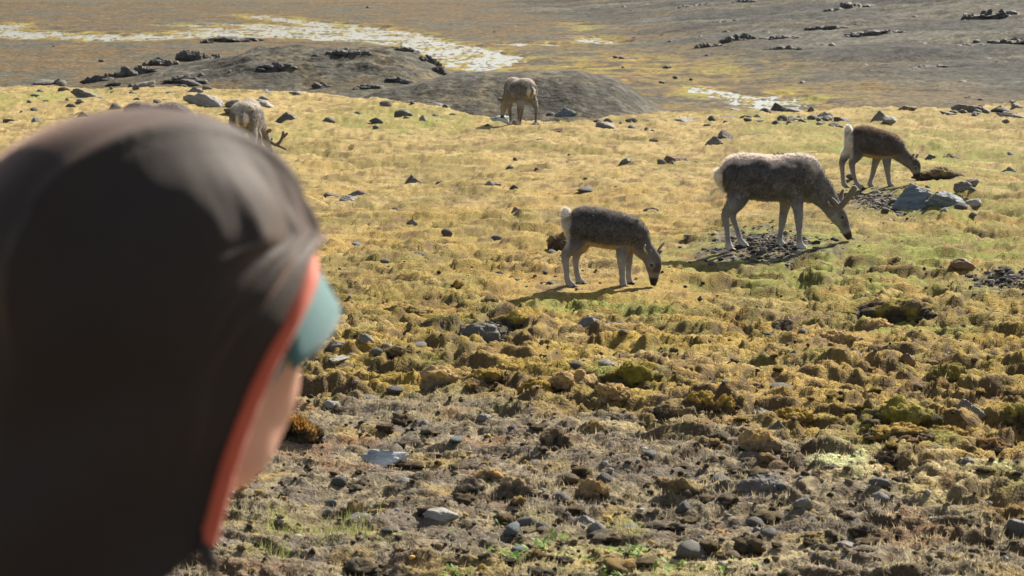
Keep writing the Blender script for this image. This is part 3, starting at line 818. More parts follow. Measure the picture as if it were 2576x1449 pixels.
H(2230, 1170, 90, 30, DK, 'dark clod under the yellow green ridge cluster', 245, name='earth_clod', cat='clod')
H(2330, 1200, 40, 40, TAN, 'upright brown knob on the pale straw patch', 246, name='earth_clod', cat='clod')
H(1350, 1390, 60, 26, DK, 'dark clod among the green leafy plants', 247, name='earth_clod', cat='clod')
H(1960, 392, 130, 20, ((.27, .19, .07), (.22, .17, .055), (.15, .105, .05)), 'brown tufted rise behind the big reindeer shoulder', 248, depth=.5)

# --- many small stones and clods one can still count
smalls = [mesh_from('stone', *rock_shape(2, 500 + k, ('angular', 'round', 'peak')[k % 3], .05)) for k in range(9)]
for k, me in enumerate(smalls): me.materials.append((M_GREY, M_DARK, M_PALE, M_GREY, M_BROWN, M_DARK, M_BLUE, M_GREY, M_DARK)[k])
def scatter(n, y0, y1, rng, half=.232):
    u = rng.uniform(0, 1, n); y = 1 / (1 / y0 + u * (1 / y1 - 1 / y0))
    return rng.uniform(-1, 1, n) * half * y, y
LBL = {0: ('small grey angular stone', 'small grey angular stones'), 1: ('small dark rounded stone', 'small dark rounded stones'),
       2: ('small pale pointed stone', 'small pale pointed stones'), 3: ('small grey angular stone', 'small grey angular stones'),
       4: ('small brown rounded stone', 'small brown rounded stones'), 5: ('small dark pointed stone', 'small dark pointed stones'),
       6: ('small bluish angular stone', 'small bluish angular stones'), 7: ('small grey rounded stone', 'small grey rounded stones'), 8: ('small dark pointed stone', 'small dark pointed stones')}
r = np.random.default_rng(77)
xs, yy = scatter(150, 9.2, 58, r)
for i, (x, y) in enumerate(zip(xs, yy)):
    if (x + .35) / y > -.245 and x / y < -.085 and y < 30: x = x + .22 * y
    k = int(r.integers(0, 9)); w = r.uniform(.018, .045) * (1 + y / 45) * (1.5 if r.random() < .12 else 1)
    put('stone', smalls[k], None, x, y, (w, w * r.uniform(.6, 1), w * r.uniform(.35, .75)), r.uniform(0, 6.3), .36, LBL[k][0], 'stone', LBL[k][1])

for (x0, x1, y0, y1, nn) in ((1740, 2110, 286, 322, 26), (2390, 2572, 258, 294, 22), (10, 710, 216, 280, 34), (1480, 1740, 288, 330, 12), (820, 1240, 262, 320, 10), (2150, 2480, 470, 560, 14), (1660, 1760, 395, 425, 6)):
    for q in range(nn):
        a = at(r.uniform(x0, x1), r.uniform(y0, y1)); s_ = ppm(a)
        k = int(r.choice([0, 0, 1, 2, 5, 7, 8])); w = r.uniform(6, 15) / s_ * (1.4 if r.random() < .2 else 1)
        put('stone', smalls[k], None, a[0], a[1], (w, w * r.uniform(.6, 1), w * r.uniform(.4, .75)), r.uniform(0, 6.3), .3, LBL[k][0], 'stone', LBL[k][1], tilt=(r.uniform(-.3, .3), r.uniform(-.3, .3)))
def clod_mesh(seed, cols, sub=3):
    d, fa = ICO[sub]
    b = np.abs(value3(d * 2.1 + seed, seed)) * .6 + np.abs(value3(d * 4.5 + seed, seed + 1)) * .35
    p = d * (.65 + b + .3 * value3(d * 1.2 + seed, seed + 2))[:, None]
    p /= (p.max(0) - p.min(0)) / 2
    n1 = value3(p * 3 + seed, seed + 4)
    c = np.array(cols[2])[None] + (np.array(cols[0]) - np.array(cols[2]))[None] * ss(-.1, .7, p[:, 2] + .5 * n1)[:, None]
    c = c + (np.array(cols[1]) - c) * ss(.2, .6, n1)[:, None]
    me = mesh_from('earth_clod', p, fa, col=np.clip(c, .01, .9)); me.materials.append(M_SOD)
    return me
CL = [clod_mesh(700 + k, (DK, B_, TAN, DK, YG, O_, B_, DK)[k]) for k in range(8)]
CLL = ['dark', 'grey brown', 'tan', 'dark', 'yellow mossy', 'orange brown', 'grey brown', 'dark']
cu, cy_ = scatter(150, 9.0, 15.0, r)
for x, y in zip(cu, cy_):
    if -.245 < x / y < -.085: x = x + .26 * y
    yb = float(np.interp(x, LINE[:, 0], LINE[:, 1]))
    k = int(r.choice([0, 1, 2, 3, 6, 7])) if y < yb else int(r.choice([2, 4, 5, 4, 2, 0]))
    w = r.uniform(.022, .055) * (1.5 if r.random() < .15 else 1)
    put('earth_clod', CL[k], None, x, y, (w * r.uniform(1, 1.4), w * r.uniform(.8, 1.2), w * r.uniform(.4, .7)), r.uniform(0, 6.3), .3,
        'small %s clod' % CLL[k], 'clod', 'small %s clods' % CLL[k])
# crumbs: far too many and too small to count
d1, f1 = ICO[1]
cp = []; cc = []
x, y = scatter(3600, 8.8, 20, r)
zz = height(x, y)
for i in range(len(x)):
    yb = float(np.interp(x[i], LINE[:, 0], LINE[:, 1]))
    if y[i] > yb and r.random() < .5: continue
    w = r.uniform(.006, .02)
    p = d1 * (1 + .25 * r.normal(size=(len(d1), 1))) * w * np.array([1, .9, .7])
    cp.append((p + np.array([x[i], y[i], zz[i] + .2 * w]), f1))
    t = r.random()
    c = np.array((.065, .05, .034)) if t < .5 else np.array((.19, .14, .08)) if t < .8 else np.array((.27, .26, .24)) if t < .9 else np.array((.4, .27, .08))
    cc.append(np.repeat(c[None] * r.uniform(.7, 1.3), len(d1), 0))
co, lo, st = merge(cp)
o = obj('soil_crumbs', mesh_from('soil_crumbs', co, loops=lo, starts=st, col=np.concatenate(cc)), M_SOD); o['kind'] = 'stuff'
# gravel beds
cp = []; cc = []
for E, nn in zip(GRAVEL, (900, 800, 520, 160)):
    a = r.uniform(0, 6.283, nn); q = np.abs(r.normal(0, .5, nn))
    x = E[0] + np.cos(a) * q * E[2]; y = E[1] + np.sin(a) * q * E[3]
    zz = height(x, y)
    for i in range(nn):
        w = r.uniform(.006, .018) if r.random() < .9 else r.uniform(.018, .04)
        p = d1 * (1 + .22 * r.normal(size=(len(d1), 1))) * w * np.array([1, .9, .55])
        cp.append((p + np.array([x[i], y[i], zz[i] + .25 * w]), f1))
        cc.append(np.repeat(np.array((.17, .155, .135))[None] * r.choice([.3, .5, .8, 1.2, 1.9], p=[.25, .25, .25, .15, .1]), len(d1), 0))
co, lo, st = merge(cp)
o = obj('gravel', mesh_from('gravel', co, loops=lo, starts=st, smooth=False, col=np.concatenate(cc)), M_SOD); o['kind'] = 'stuff'

# ------------------------------------------------------------------ moss fuzz, dry grass, green grass, leaves
def field(name, n, y0, y1, hfun, wr, lean, colf, mat, rng, mask=None, half=.262):
    x, y = scatter(n, y0, y1, rng, half)
    if mask is not None:
        k = mask(x, y, rng); x = x[k]; y = y[k]
    z = height(x, y)
    hgt = hfun(x, y, rng)
    co, fa = blades(np.stack([x, y, z - .15 * hgt], 1), np.array([0, 0, 1.])[None].repeat(len(x), 0), hgt, hgt * wr, lean, rng)
    c = np.clip(colf(x, y) * rng.uniform(.65, 1.3, (len(x), 1)), 0, .9)
    o = obj(name, mesh_from(name, co, fa, col=np.repeat(c, 3, 0), smooth=False), mat); o['kind'] = 'stuff'
    return o
r = np.random.default_rng(5)
def moss_mask(x, y, g):
    w, brown, mid = zones(x, y)
    k = g.random(len(x)) < np.clip(1 - .55 * brown, 0, 1)
    for E in GRAVEL: k &= ~(g.random(len(x)) < inell(E, x, y, .4) * .9)
    return k
field('moss', 100000, 8.8, 62, lambda x, y, g: g.uniform(.003, .0075, len(x)) * (1 + (y / 16)), .8, 2.6, ground_color, M_BLADE, r, moss_mask)
field('dry_grass', 62000, 8.7, 15, lambda x, y, g: g.uniform(.014, .04, len(x)), .12, .9,
      lambda x, y: np.broadcast_to(np.array((.46, .385, .225)), x.shape + (3,)), M_BLADE, r,
      lambda x, y, g: g.random(len(x)) < .15 + .85 * zones(x, y)[1] * ss(-.2, .35, fbm(x, y, 1.2, 3, 801)))
def patches(Es):
    def f(x, y, g):
        k = np.zeros(len(x))
        w = perlin(x * 3, y * 3, 811)
        for E in Es: k = np.maximum(k, inell(E, x, y, .5, .7 * w) * ss(-.3, .25, perlin(x * 5, y * 5, 812)))
        return g.random(len(x)) < k
    return f
field('green_grass', 26000, 8.7, 11.5, lambda x, y, g: g.uniform(.025, .08, len(x)), .07, .7,
      lambda x, y: np.broadcast_to(np.array((.26, .30, .08)), x.shape + (3,)), M_BLADE, r, patches(GRASSY))
x, y = scatter(26000, 8.7, 11., r, .25)
k = patches(LEAFY)(x, y, r) & (perlin(x * 4.5, y * 4, 821) > .12); x = x[k]; y = y[k]; n_ = len(x)
z = height(x, y); a = r.uniform(0, 6.283, n_); s_ = r.uniform(.009, .02, n_); tl = r.uniform(-.6, .9, n_)
dx = np.stack([np.cos(a), np.sin(a), tl], 1) * s_[:, None]; dyv = np.stack([-np.sin(a), np.cos(a), r.uniform(-.3, .3, n_)], 1) * (s_ * .6)[:, None]
b0 = np.stack([x, y, z + r.uniform(.005, .03, n_)], 1)
co = np.stack([b0, b0 + dx + dyv, b0 + dx * 2, b0 + dx - dyv], 1).reshape(-1, 3)
c = np.array((.20, .33, .055))[None] * r.uniform(.6, 1.4, (n_, 1))
o = obj('leafy_plants', mesh_from('leafy_plants', co, np.arange(4 * n_).reshape(-1, 4), col=np.repeat(c, 4, 0), smooth=False), M_LEAF); o['kind'] = 'stuff'

# ------------------------------------------------------------------ far rock outcrops
def outcrop(px, py, w, h, label, seed, n=7, rise=0):
    rr = np.random.default_rng(seed)
    a = at(px, py); parts = []
    s = ppm(a); W = w / s; Hh = h / s
    p, fa = rock_shape(4, seed * 17 + 5, 'round', .22)
    ang = math.atan2(rise, w)
    p = p * np.array([W * .47, W * .16, Hh * .55]); p = p * (1 + .25 * value3(p * 1.1 + seed, seed))[:, None]
    e0 = at(px - w * .4, py + rise * .4); e1 = at(px + w * .4, py - rise * .4); dv = np.clip((e1 - e0) / (W * .8), -.5, .5)
    dv[2] = (float(macro(a[0] + .4 * W, a[1] + dv[1] * .4 * W)) - float(macro(a[0] - .4 * W, a[1] - dv[1] * .4 * W))) / (.8 * W)
    p = np.stack([a[0] + p[:, 0], a[1] + p[:, 1] + dv[1] * p[:, 0], a[2] + p[:, 2] + dv[2] * p[:, 0]], 1) - a
    parts.append((p, fa))
    n = int(n * 1.6)
    for k in range(n):
        t = (-1 + 2 * (k + .5) / n + rr.uniform(-.5, .5) / n) * .8
        q = np.array([t * W / 2, dv[1] * t * W / 2 + rr.normal(0, .06) * W, dv[2] * t * W / 2])
        q[2] = float(macro(a[0] + q[0], a[1] + q[1])) - a[2]
        hh = 1.05 * Hh * (1 - .6 * abs(t)) * rr.uniform(.45, 1.15)
        p, fa = rock_shape(3, seed * 31 + k, ('angular', 'round')[k % 2], .14)
        sx = W / n * rr.uniform(.8, 2.1)
        p = p * np.array([sx, sx * .9, max(hh * .62, sx * .35)])
        parts.append((p + q + np.array([0, 0, hh * .35]), fa))
    co, lo, st = merge(parts)
    o = obj('rock_outcrop', mesh_from('rock_outcrop', co, loops=lo, starts=st, smooth=False), M_CRAG)
    o.location = a
    return tag(o, label, 'outcrop')
outcrop(245, 205, 90, 22, 'dark outcrop at the low left tip of the rocky mound', 1)
outcrop(330, 190, 120, 26, 'dark broken outcrop on the left flank of the rocky mound', 2, 9, 24)
outcrop(405, 166, 90, 26, 'peaked dark outcrop on the left ridge of the rocky mound', 3)
outcrop(495, 152, 130, 30, 'big dark blunt outcrop on top left of the rocky mound', 4, 9)
outcrop(470, 205, 130, 14, 'low dark outcrop on the front slope of the rocky mound', 5)
outcrop(700, 170, 110, 14, 'low dark rocks in the middle of the rocky mound front', 55)
outcrop(880, 140, 130, 20, 'dark flat outcrop near the summit of the rocky mound', 6)
outcrop(1010, 130, 90, 18, 'dark outcrop right of the summit of the rocky mound', 7)
outcrop(1085, 160, 60, 24, 'steep dark outcrop at the right end of the rocky mound', 8)
outcrop(1110, 186, 50, 16, 'small dark outcrop at the right foot of the rocky mound', 9)
outcrop(590, 104, 150, 12, 'low dark outcrop beyond the mound near the water', 10)
outcrop(520, 108, 40, 10, 'small dark outcrop left of the low one near the water', 11)
outcrop(810, 218, 50, 12, 'small dark outcrop at the right foot slope above the crest', 12)
outcrop(930, 222, 90, 12, 'dark rocks on the left shoulder of the gravel mound', 13)
outcrop(1010, 206, 80, 11, 'dark rocks on the upper left edge of the gravel mound', 14)
outcrop(1780, 126, 90, 24, 'dark outcrop at the low tip of the right hill', 15, 7, 26)
outcrop(1855, 106, 110, 22, 'pointed dark outcrop on the lower ridge of the right hill', 16, 9, 16)
outcrop(1965, 130, 110, 18, 'isolated dark outcrop in the middle of the right slope', 17)
outcrop(1960, 100, 120, 12, 'low grey outcrop behind the pointed one on the right hill', 18)
outcrop(1760, 24, 130, 18, 'dark outcrop on the upper left of the right hill', 19, 9)
outcrop(1850, 58, 110, 12, 'low dark outcrop under the upper left one', 20)
outcrop(1870, 10, 70, 14, 'dark outcrop touching the top of the view', 21)
outcrop(2130, 30, 150, 24, 'broad dark outcrop near the top of the right hill', 22, 9, 20)
outcrop(2190, 90, 190, 14, 'long low outcrop across the middle of the right hill', 23, 9, 14)
outcrop(2080, 74, 110, 12, 'small grey outcrop left of the long low one', 24)
outcrop(2490, 50, 170, 32, 'largest dark crag at the upper right corner', 25, 9, 44)
outcrop(2430, 128, 160, 20, 'dark outcrop below the largest crag', 26, 9, 30)
outcrop(2330, 175, 130, 14, 'low dark outcrop in the middle of the lower right slope', 27, 7, 18)
outcrop(2540, 110, 110, 16, 'dark outcrop by the right frame edge under the crag', 28)
outcrop(2290, 140, 110, 10, 'thin dark outcrop left of the one below the crag', 29)
outcrop(1720, 72, 40, 8, 'tiny dark outcrop alone on the brown slope', 30, 4)
far_st = [mesh_from('boulder', *rock_shape(2, 900 + k, ('angular', 'peak')[k % 2], .08)) for k in range(4)]
for q, me in enumerate(far_st): me.materials.append(M_CRAG if q < 3 else M_GREY)
r = np.random.default_rng(91)
k = 0; FAR = []
while k < 110:
    px = r.uniform(1500, 2576) if r.random() < .65 else r.uniform(0, 2576); py = r.uniform(3, 215)
    if px < 1500 and py < 100 and r.random() < .6: continue
    a = at(px, py); 
    if a[1] < 90 or a[1] > 340: continue
    w = r.uniform(.10, .34) * (a[1] / 190)
    q = int(r.integers(0, 4))
    o = obj('boulder', far_st[q]); o.location = (a[0], a[1], a[2] + w * .2); o.scale = (w * r.uniform(1, 1.8), w, w * r.uniform(.4, .8)); o.rotation_euler = (0, 0, r.uniform(0, 6))
    tag(o, ('dark boulder dotting the distant tundra slope', 'grey boulder dotting the distant tundra slope')[q == 3], 'boulder', ('dark boulders on the distant slopes', 'grey boulders on the distant slopes')[q == 3])
    FAR.append((o, ('dark boulder', 'grey boulder')[q == 3]))
    k += 1

# ------------------------------------------------------------------ lofted bodies
def loft(secs, n=14, lat=(0, 1, 0)):
    """secs: (centre, half thickness across the path, half width sideways); closed tube with rounded ends"""
    cs = np.array([s[0] for s in secs], float); ra = np.array([s[1] for s in secs]); rb = np.array([s[2] for s in secs])
    # refine with a smooth curve
    t = np.arange(len(cs)); tt = np.linspace(0, len(cs) - 1, (len(cs) - 1) * 4 + 1)
    def cr(v):
        v = np.asarray(v, float); out = []
        for q in tt:
            i = min(int(q), len(v) - 2); f = q - i
            p0 = v[max(i - 1, 0)]; p1 = v[i]; p2 = v[i + 1]; p3 = v[min(i + 2, len(v) - 1)]
            out.append(.5 * ((2 * p1) + (-p0 + p2) * f + (2 * p0 - 5 * p1 + 4 * p2 - p3) * f * f + (-p0 + 3 * p1 - 3 * p2 + p3) * f ** 3))
        return np.array(out)
    c = cr(cs); a = np.maximum(cr(ra), .002); b = np.maximum(cr(rb), .002)
    tg = np.gradient(c, axis=0); tg /= np.linalg.norm(tg, axis=1)[:, None] + 1e-9
    # rounded ends
    for end in (0, -1):
        sgn = -1 if end == 0 else 1
        e = []
        for f in (.45, .8, .97):
            e.append((c[end] + sgn * tg[end] * min(a[end], b[end]) * f * .8, a[end] * math.sqrt(1 - f * f), b[end] * math.sqrt(1 - f * f), tg[end]))
        if end == 0: e = e[::-1]
        ec = np.array([q[0] for q in e]); ea = np.array([q[1] for q in e]); eb = np.array([q[2] for q in e]); et = np.array([q[3] for q in e])
        if end == 0: c = np.concatenate([ec, c]); a = np.concatenate([ea, a]); b = np.concatenate([eb, b]); tg = np.concatenate([et, tg])
        else: c = np.concatenate([c, ec]); a = np.concatenate([a, ea]); b = np.concatenate([b, eb]); tg = np.concatenate([tg, et])
    L = np.array(lat, float)
    l = L[None] - tg * (tg @ L)[:, None]; l /= np.linalg.norm(l, axis=1)[:, None]
    u = np.cross(tg, l)
    th = np.arange(n) * 2 * math.pi / n
    P = c[:, None] + u[:, None] * (a[:, None] * np.cos(th)[None])[..., None] + l[:, None] * (b[:, None] * np.sin(th)[None])[..., None]
    m = len(c)
    idx = np.arange(m * n).reshape(m, n)
    q = np.stack([idx[:-1], np.roll(idx, -1, 1)[:-1], np.roll(idx, -1, 1)[1:], idx[1:]], -1).reshape(-1, 4)
    co = np.concatenate([P.reshape(-1, 3), c[:1], c[-1:]])
    i0, i1 = m * n, m * n + 1
    tri = np.concatenate([np.stack([np.roll(idx[0], -1), idx[0], np.full(n, i0)], 1), np.stack([idx[-1], np.roll(idx[-1], -1), np.full(n, i1)], 1)])
    return co, q, tri
def fuse(lofts, voxel, smooth=4, name='body'):
    cs, ls, st = [], [], []; off = 0; lo = 0
    for co, q, t in lofts:
        cs.append(co)
        for f in (q, t):
            l_ = (f + off).ravel(); ls.append(l_); st.append(np.arange(0, len(l_), f.shape[1]) + lo); lo += len(l_)
        off += len(co)
    me = mesh_from('tmp', np.concatenate(cs), loops=np.concatenate(ls), starts=np.concatenate(st))
    o = bpy.data.objects.new('tmp', me); C.objects.link(o)
    m = o.modifiers.new('r', 'REMESH'); m.mode = 'VOXEL'; m.voxel_size = voxel; m.use_smooth_shade = True
    m = o.modifiers.new('s', 'SMOOTH'); m.factor = .5; m.iterations = smooth
    dg = bpy.context.evaluated_depsgraph_get()
    ev = o.evaluated_get(dg)
    out = bpy.data.meshes.new_from_object(ev)
    bpy.data.objects.remove(o); bpy.data.meshes.remove(me)
    out.name = name
    out.polygons.foreach_set('use_smooth', np.ones(len(out.polygons), bool))
    return out
def verts(me):
    a = np.empty(len(me.vertices) * 3, np.float32); me.vertices.foreach_get('co', a); a = a.reshape(-1, 3).astype(float)
    n = np.empty(len(me.vertices) * 3, np.float32); me.vertices.foreach_get('normal', n)
    return a, n.reshape(-1, 3).astype(float)
def lofted(name, secs, mat, parent, n=10, lat=(0, 1, 0), col=None):
    co, q, t = loft(secs, n, lat)
    lo = np.concatenate([q.ravel(), t.ravel()]); st = np.concatenate([np.arange(0, q.size, 4), q.size + np.arange(0, t.size, 3)])
    me = mesh_from(name, co, loops=lo, starts=st, col=None if col is None else np.broadcast_to(np.array(col), (len(co), 3)))
    return obj(name, me, mat, parent)

# ------------------------------------------------------------------ reindeer
M_EYE = mat_plain('dark_eye', (.008, .006, .005), .1, spec=.6, var=.1)
M_HOOF = mat_plain('hoof_horn', (.05, .04, .035), .5, var=.2)
M_VELVET = mat_plain('antler_velvet', (.15, .12, .10), .9, sheen=.5, var=.2, scale=60)

def reindeer(name, T, N, legs, palette, ears, antlers, eyes, tail, nose, label, cat, group, voxel, seed, fur_n, fur_l, rump_x, belly, bend=None, wide=1.):
    root = empty(name, (0, 0, 0), 0, label, cat, group)
    lf = []
    torso = [((x, 0, (a + b) / 2), (a - b) / 2, w * wide) for x, a, b, w in T]
    lf.append(loft(torso, 20))
    nk = [((x, bend(x) if bend else 0, z), a, b) for x, z, a, b in N]
    lf.append(loft(nk, 16))
    for (yo, ysp, ch) in legs:
        lf.append(loft([((x, yo * (1.0 if i > 1 else .8) * wide + 0, z), r_ * 1.0, r_ * (.62 if i < 2 else .85 if i < 4 else .95)) for i, (x, z, r_) in enumerate(ch)], 12))
    me = fuse(lf, voxel)
    p, nr = verts(me)
    r = np.random.default_rng(seed)
    n1 = value3(p * 7 + seed, seed); n2 = value3(p * 22 + seed, seed + 1); n3 = value3(p * np.array([30, 30, 60]), seed + 2)
    # lumps of moulting coat
    trunk = ss(belly - .02, belly + .10, p[:, 2])
    off = palette['lump'] * (n1 * .6 + n2 * .4) * trunk * ss(.5, .3, p[:, 0])
    p = p + nr * off[:, None]
    me.vertices.foreach_set('co', p.astype(np.float32).ravel()); me.update()
    # colour by body part; the pale back paints sunlight into the coat
    hi = palette['top']; tb = palette.get('sunband', .80)
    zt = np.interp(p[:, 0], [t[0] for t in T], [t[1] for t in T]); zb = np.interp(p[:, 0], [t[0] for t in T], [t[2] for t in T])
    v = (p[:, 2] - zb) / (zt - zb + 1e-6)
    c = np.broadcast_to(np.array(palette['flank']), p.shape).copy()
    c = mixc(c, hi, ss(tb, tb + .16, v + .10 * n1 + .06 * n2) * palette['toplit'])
    c = mixc(c, palette['mid'], ss(.1, .5, n1 + .3 * n2) * palette['mott'] * ss(.85, .5, v))
    c = mixc(c, palette['mid'], ss(.42, .18, v + .12 * n1) * .55)
    c = mixc(c, palette['belly'], ss(.1, -.5, nr[:, 2]) * ss(.115, .08, np.abs(p[:, 1])) * ss(.24, .06, v + .06 * n1) * ss(rump_x, rump_x + .1, p[:, 0]) * ss(T[-1][0] + .02, T[-1][0] - .12, p[:, 0]))
    leg = ss(belly + .07, belly - .20, p[:, 2] + .03 * n1) * ss(N[1][0] + .25 * 1, N[1][0] - .0, p[:, 0])
    hx = np.array([q[0] for q in N]); 
    c = mixc(c, palette['leg'], leg)
    c = mixc(c, palette['foot'], leg * ss(.12, .02, p[:, 2]))
    # neck, head
    hd = N[-5:]
    dmin = np.full(len(p), 9.); 
    for k, (x, z, a, b) in enumerate(N):
        y = bend(x) if bend else 0
        d = np.sqrt((p[:, 0] - x) ** 2 + (p[:, 2] - z) ** 2 + (p[:, 1] - y) ** 2)
        dmin = np.minimum(dmin, d / a) if k >= len(N) - 4 else dmin
    head = ss(1.5, 1.1, dmin) * (p[:, 0] > N[2][0])
    c = mixc(c, palette['neck'], ss(N[1][0] - .06, N[1][0] + .06, p[:, 0]) * (1 - leg) * .8)
    c = mixc(c, palette['face'], head * .9)
    h0 = np.array([N[-5][0], N[-5][1]]); h1 = np.array([N[-1][0], N[-1][1]]); ax_ = (h1 - h0) / np.linalg.norm(h1 - h0)
    dn = np.array([-ax_[1], ax_[0]])
    sd_ = ((p[:, [0, 2]] - h0) @ dn) / N[-4][2]; sl_ = ((p[:, [0, 2]] - h0) @ ax_) / np.linalg.norm(h1 - h0)
    c = mixc(c, palette['brow'], head * ss(-.15, .45, sd_ + .35 * sl_ + .15 * n1) * ss(-.35, -.05, sl_) * .9)
    mz = np.array([N[-1][0], bend(N[-1][0]) if bend else 0, N[-1][1]])
    for (ex, ey, ez, es) in eyes:
        de = np.linalg.norm(p - np.array([ex, ey, ez]), axis=1) / es
        c = mixc(c, palette['ring'], ss(2.4, 1.9, de) * palette.get('rg', .3))
    dm = np.linalg.norm(p - mz[None], axis=1)
    c = mixc(c, palette['ring'], ss(.115, .085, dm) * .6)
    c = mixc(c, palette['muzzle'], ss(.075, .05, dm))
    # pale throat fringe and rump patch
    rp = ss(rump_x + palette.get('rw', .045), rump_x - .005, p[:, 0] + palette.get('rs', .25) * np.abs(p[:, 1]) + .02 * n1) * ss(belly - .06, belly + .04, p[:, 2])
    if palette.get('ringed'): rp = rp * ss(.022, .04, np.abs(p[:, 1])) * ss(.11, .085, np.abs(p[:, 1]))
    c = mixc(c, palette['rump'], rp)
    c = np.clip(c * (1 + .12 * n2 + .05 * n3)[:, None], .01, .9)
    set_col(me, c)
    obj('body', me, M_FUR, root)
    # coat: short hairs over the body, longer on trunk and rump
    pick = r.integers(0, len(p), fur_n)
    dors = ss(.2, .8, nr[pick][:, 2]) * trunk[pick]
    L = fur_l * (.35 + .65 * trunk[pick]) * (1 + .5 * dors) * r.uniform(.6, 1.3, fur_n) * np.where(head[pick] > .3, .45, 1) * np.where(rp[pick] > .5, 1.6, 1)
    g = nr[pick] * (.45 + .8 * dors)[:, None] + np.array([-.75, 0, -.75])[None] + r.normal(size=(fur_n, 3)) * .13
    g -= nr[pick] * np.minimum((g * nr[pick]).sum(1), 0)[:, None] * 1.2
    g /= np.linalg.norm(g, axis=1)[:, None]
    base = p[pick] + r.normal(size=(fur_n, 3)) * voxel * .4 - nr[pick] * .002
    side = np.cross(g, r.normal(size=(fur_n, 3))); side /= np.linalg.norm(side, axis=1)[:, None]; side *= (palette.get('hw', .0022))
    co = np.stack([base - side, base + side, base + g * L[:, None]], 1).reshape(-1, 3)
    cc = np.clip(c[pick] * r.uniform(1.1, 1.4, (fur_n, 1)), 0, .95)
    o = obj('fur', mesh_from('fur', co, np.arange(3 * fur_n).reshape(-1, 3), col=np.repeat(cc, 3, 0)), M_HAIR, root); o['kind'] = 'stuff'
    for (x, y, z, s) in eyes:
        d, f = ICO[2]; obj('eye', mesh_from('eye', d * s + np.array([x, y, z]), f), M_EYE, root)
    for sec in ears: lofted('ear', sec, M_FUR, root, 8, col=palette['ear'])
    for sec in antlers:
        cs = []
        for br in sec: cs.append(loft(br, 9, lat=(.3, 1, .1)))
        am = fuse(cs, .006, 2, 'antler'); obj('antler', am, M_VELVET, root)
    lofted('nose', nose, M_EYE, root, 8)
    for (yo, ysp, ch) in legs:
        x, z, r_ = ch[-1]
        for s in (-1, 1):
            lofted('hoof', [((x + .0, yo * wide + s * r_ * .5, z - .004), r_ * .55, r_ * .42), ((x + r_ * 1.2, yo * wide + s * r_ * .62, z - r_ * .35), r_ * .34, r_ * .32)], M_HOOF, root, 8)
    # tail with its own hairs
    tx, tz, tr, th = tail
    d, f = ICO[3]
    tp = d * np.array([tr * .75, tr * .7, th]) * (1 + .12 * value3(d * 4, seed))[:, None] + np.array([tx, 0, tz])
    nf = 2600; k = r.integers(0, len(d), nf)
    g = d[k] * .8 + np.array([-.25, 0, -.35]) + r.normal(size=(nf, 3)) * .2; g /= np.linalg.norm(g, axis=1)[:, None]
    side = np.cross(g, r.normal(size=(nf, 3))); side /= np.linalg.norm(side, axis=1)[:, None]; side *= .002
    b = tp[k]; hl = r.uniform(.012, .035, (nf, 1)) * tr / .06
    co, lo, st = merge([(tp, f), (np.stack([b - side, b + side, b + g * hl], 1).reshape(-1, 3), np.arange(3 * nf).reshape(-1, 3))])
    me = mesh_from('tail', co, loops=lo, starts=st, col=np.broadcast_to(np.array(palette['tail']), (len(co), 3))); me.materials.append(M_HAIR)
    obj('tail', me, None, root)
    return root

PAL_AD = dict(ring=(.30, .275, .26), rw=.005, rs=.42, flank=(.094, .090, .090), top=(.54, .48, .43), toplit=1., mid=(.20, .19, .186), mott=.75, sunband=.74, belly=(.30, .265, .19), leg=(.25, .24, .235), foot=(.55, .52, .50), neck=(.16, .15, .145), brow=(.085, .075, .07),
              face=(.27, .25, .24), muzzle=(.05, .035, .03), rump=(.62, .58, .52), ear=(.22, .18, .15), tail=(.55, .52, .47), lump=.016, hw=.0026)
T_AD = [(-.375, .745, .60, .07), (-.34, .80, .54, .125), (-.25, .862, .485, .165), (-.10, .876, .468, .18), (.05, .85, .442, .19), (.2, .855, .442, .18), (.33, .876, .445, .15), (.41, .845, .43, .135), (.475, .77, .45, .10)]
N_AD = [(.34, .64, .20, .12), (.49, .565, .145, .10), (.568, .488, .115, .083), (.62, .42, .092, .073), (.672, .348, .085, .07), (.716, .285, .076, .066), (.752, .222, .057, .05), (.787, .145, .043, .041), (.803, .112, .034, .036)]
LEG_AD = [(-.115, 0, [(-.21, .64, .15), (-.22, .53, .115), (-.265, .43, .075), (-.328, .36, .05), (-.345, .30, .036), (-.328, .2, .025), (-.318, .10, .025), (-.312, .05, .034), (-.295, .018, .034)]),
          (.115, 0, [(-.2, .64, .15), (-.19, .53, .115), (-.205, .42, .075), (-.245, .35, .048), (-.255, .29, .034), (-.222, .19, .025), (-.19, .085, .026), (-.175, .05, .034), (-.14, .018, .034)]),
          (-.105, 0, [(.27, .58, .12), (.305, .45, .07), (.32, .36, .046), (.33, .25, .036), (.333, .15, .024), (.338, .075, .030), (.35, .045, .034), (.38, .018, .034)]),
          (.105, 0, [(.24, .58, .12), (.23, .44, .065), (.215, .33, .043), (.203, .24, .036), (.19, .15, .024), (.178, .08, .030), (.185, .045, .034), (.215, .018, .034)])]
EAR_AD = [[((.635, -.06, .405), .012, .024), ((.605, -.10, .418), .013, .036), ((.585, -.135, .448), .008, .018)], [((.66, .07, .43), .012, .026), ((.66, .125, .455), .012, .036), ((.66, .165, .47), .008, .02)]]
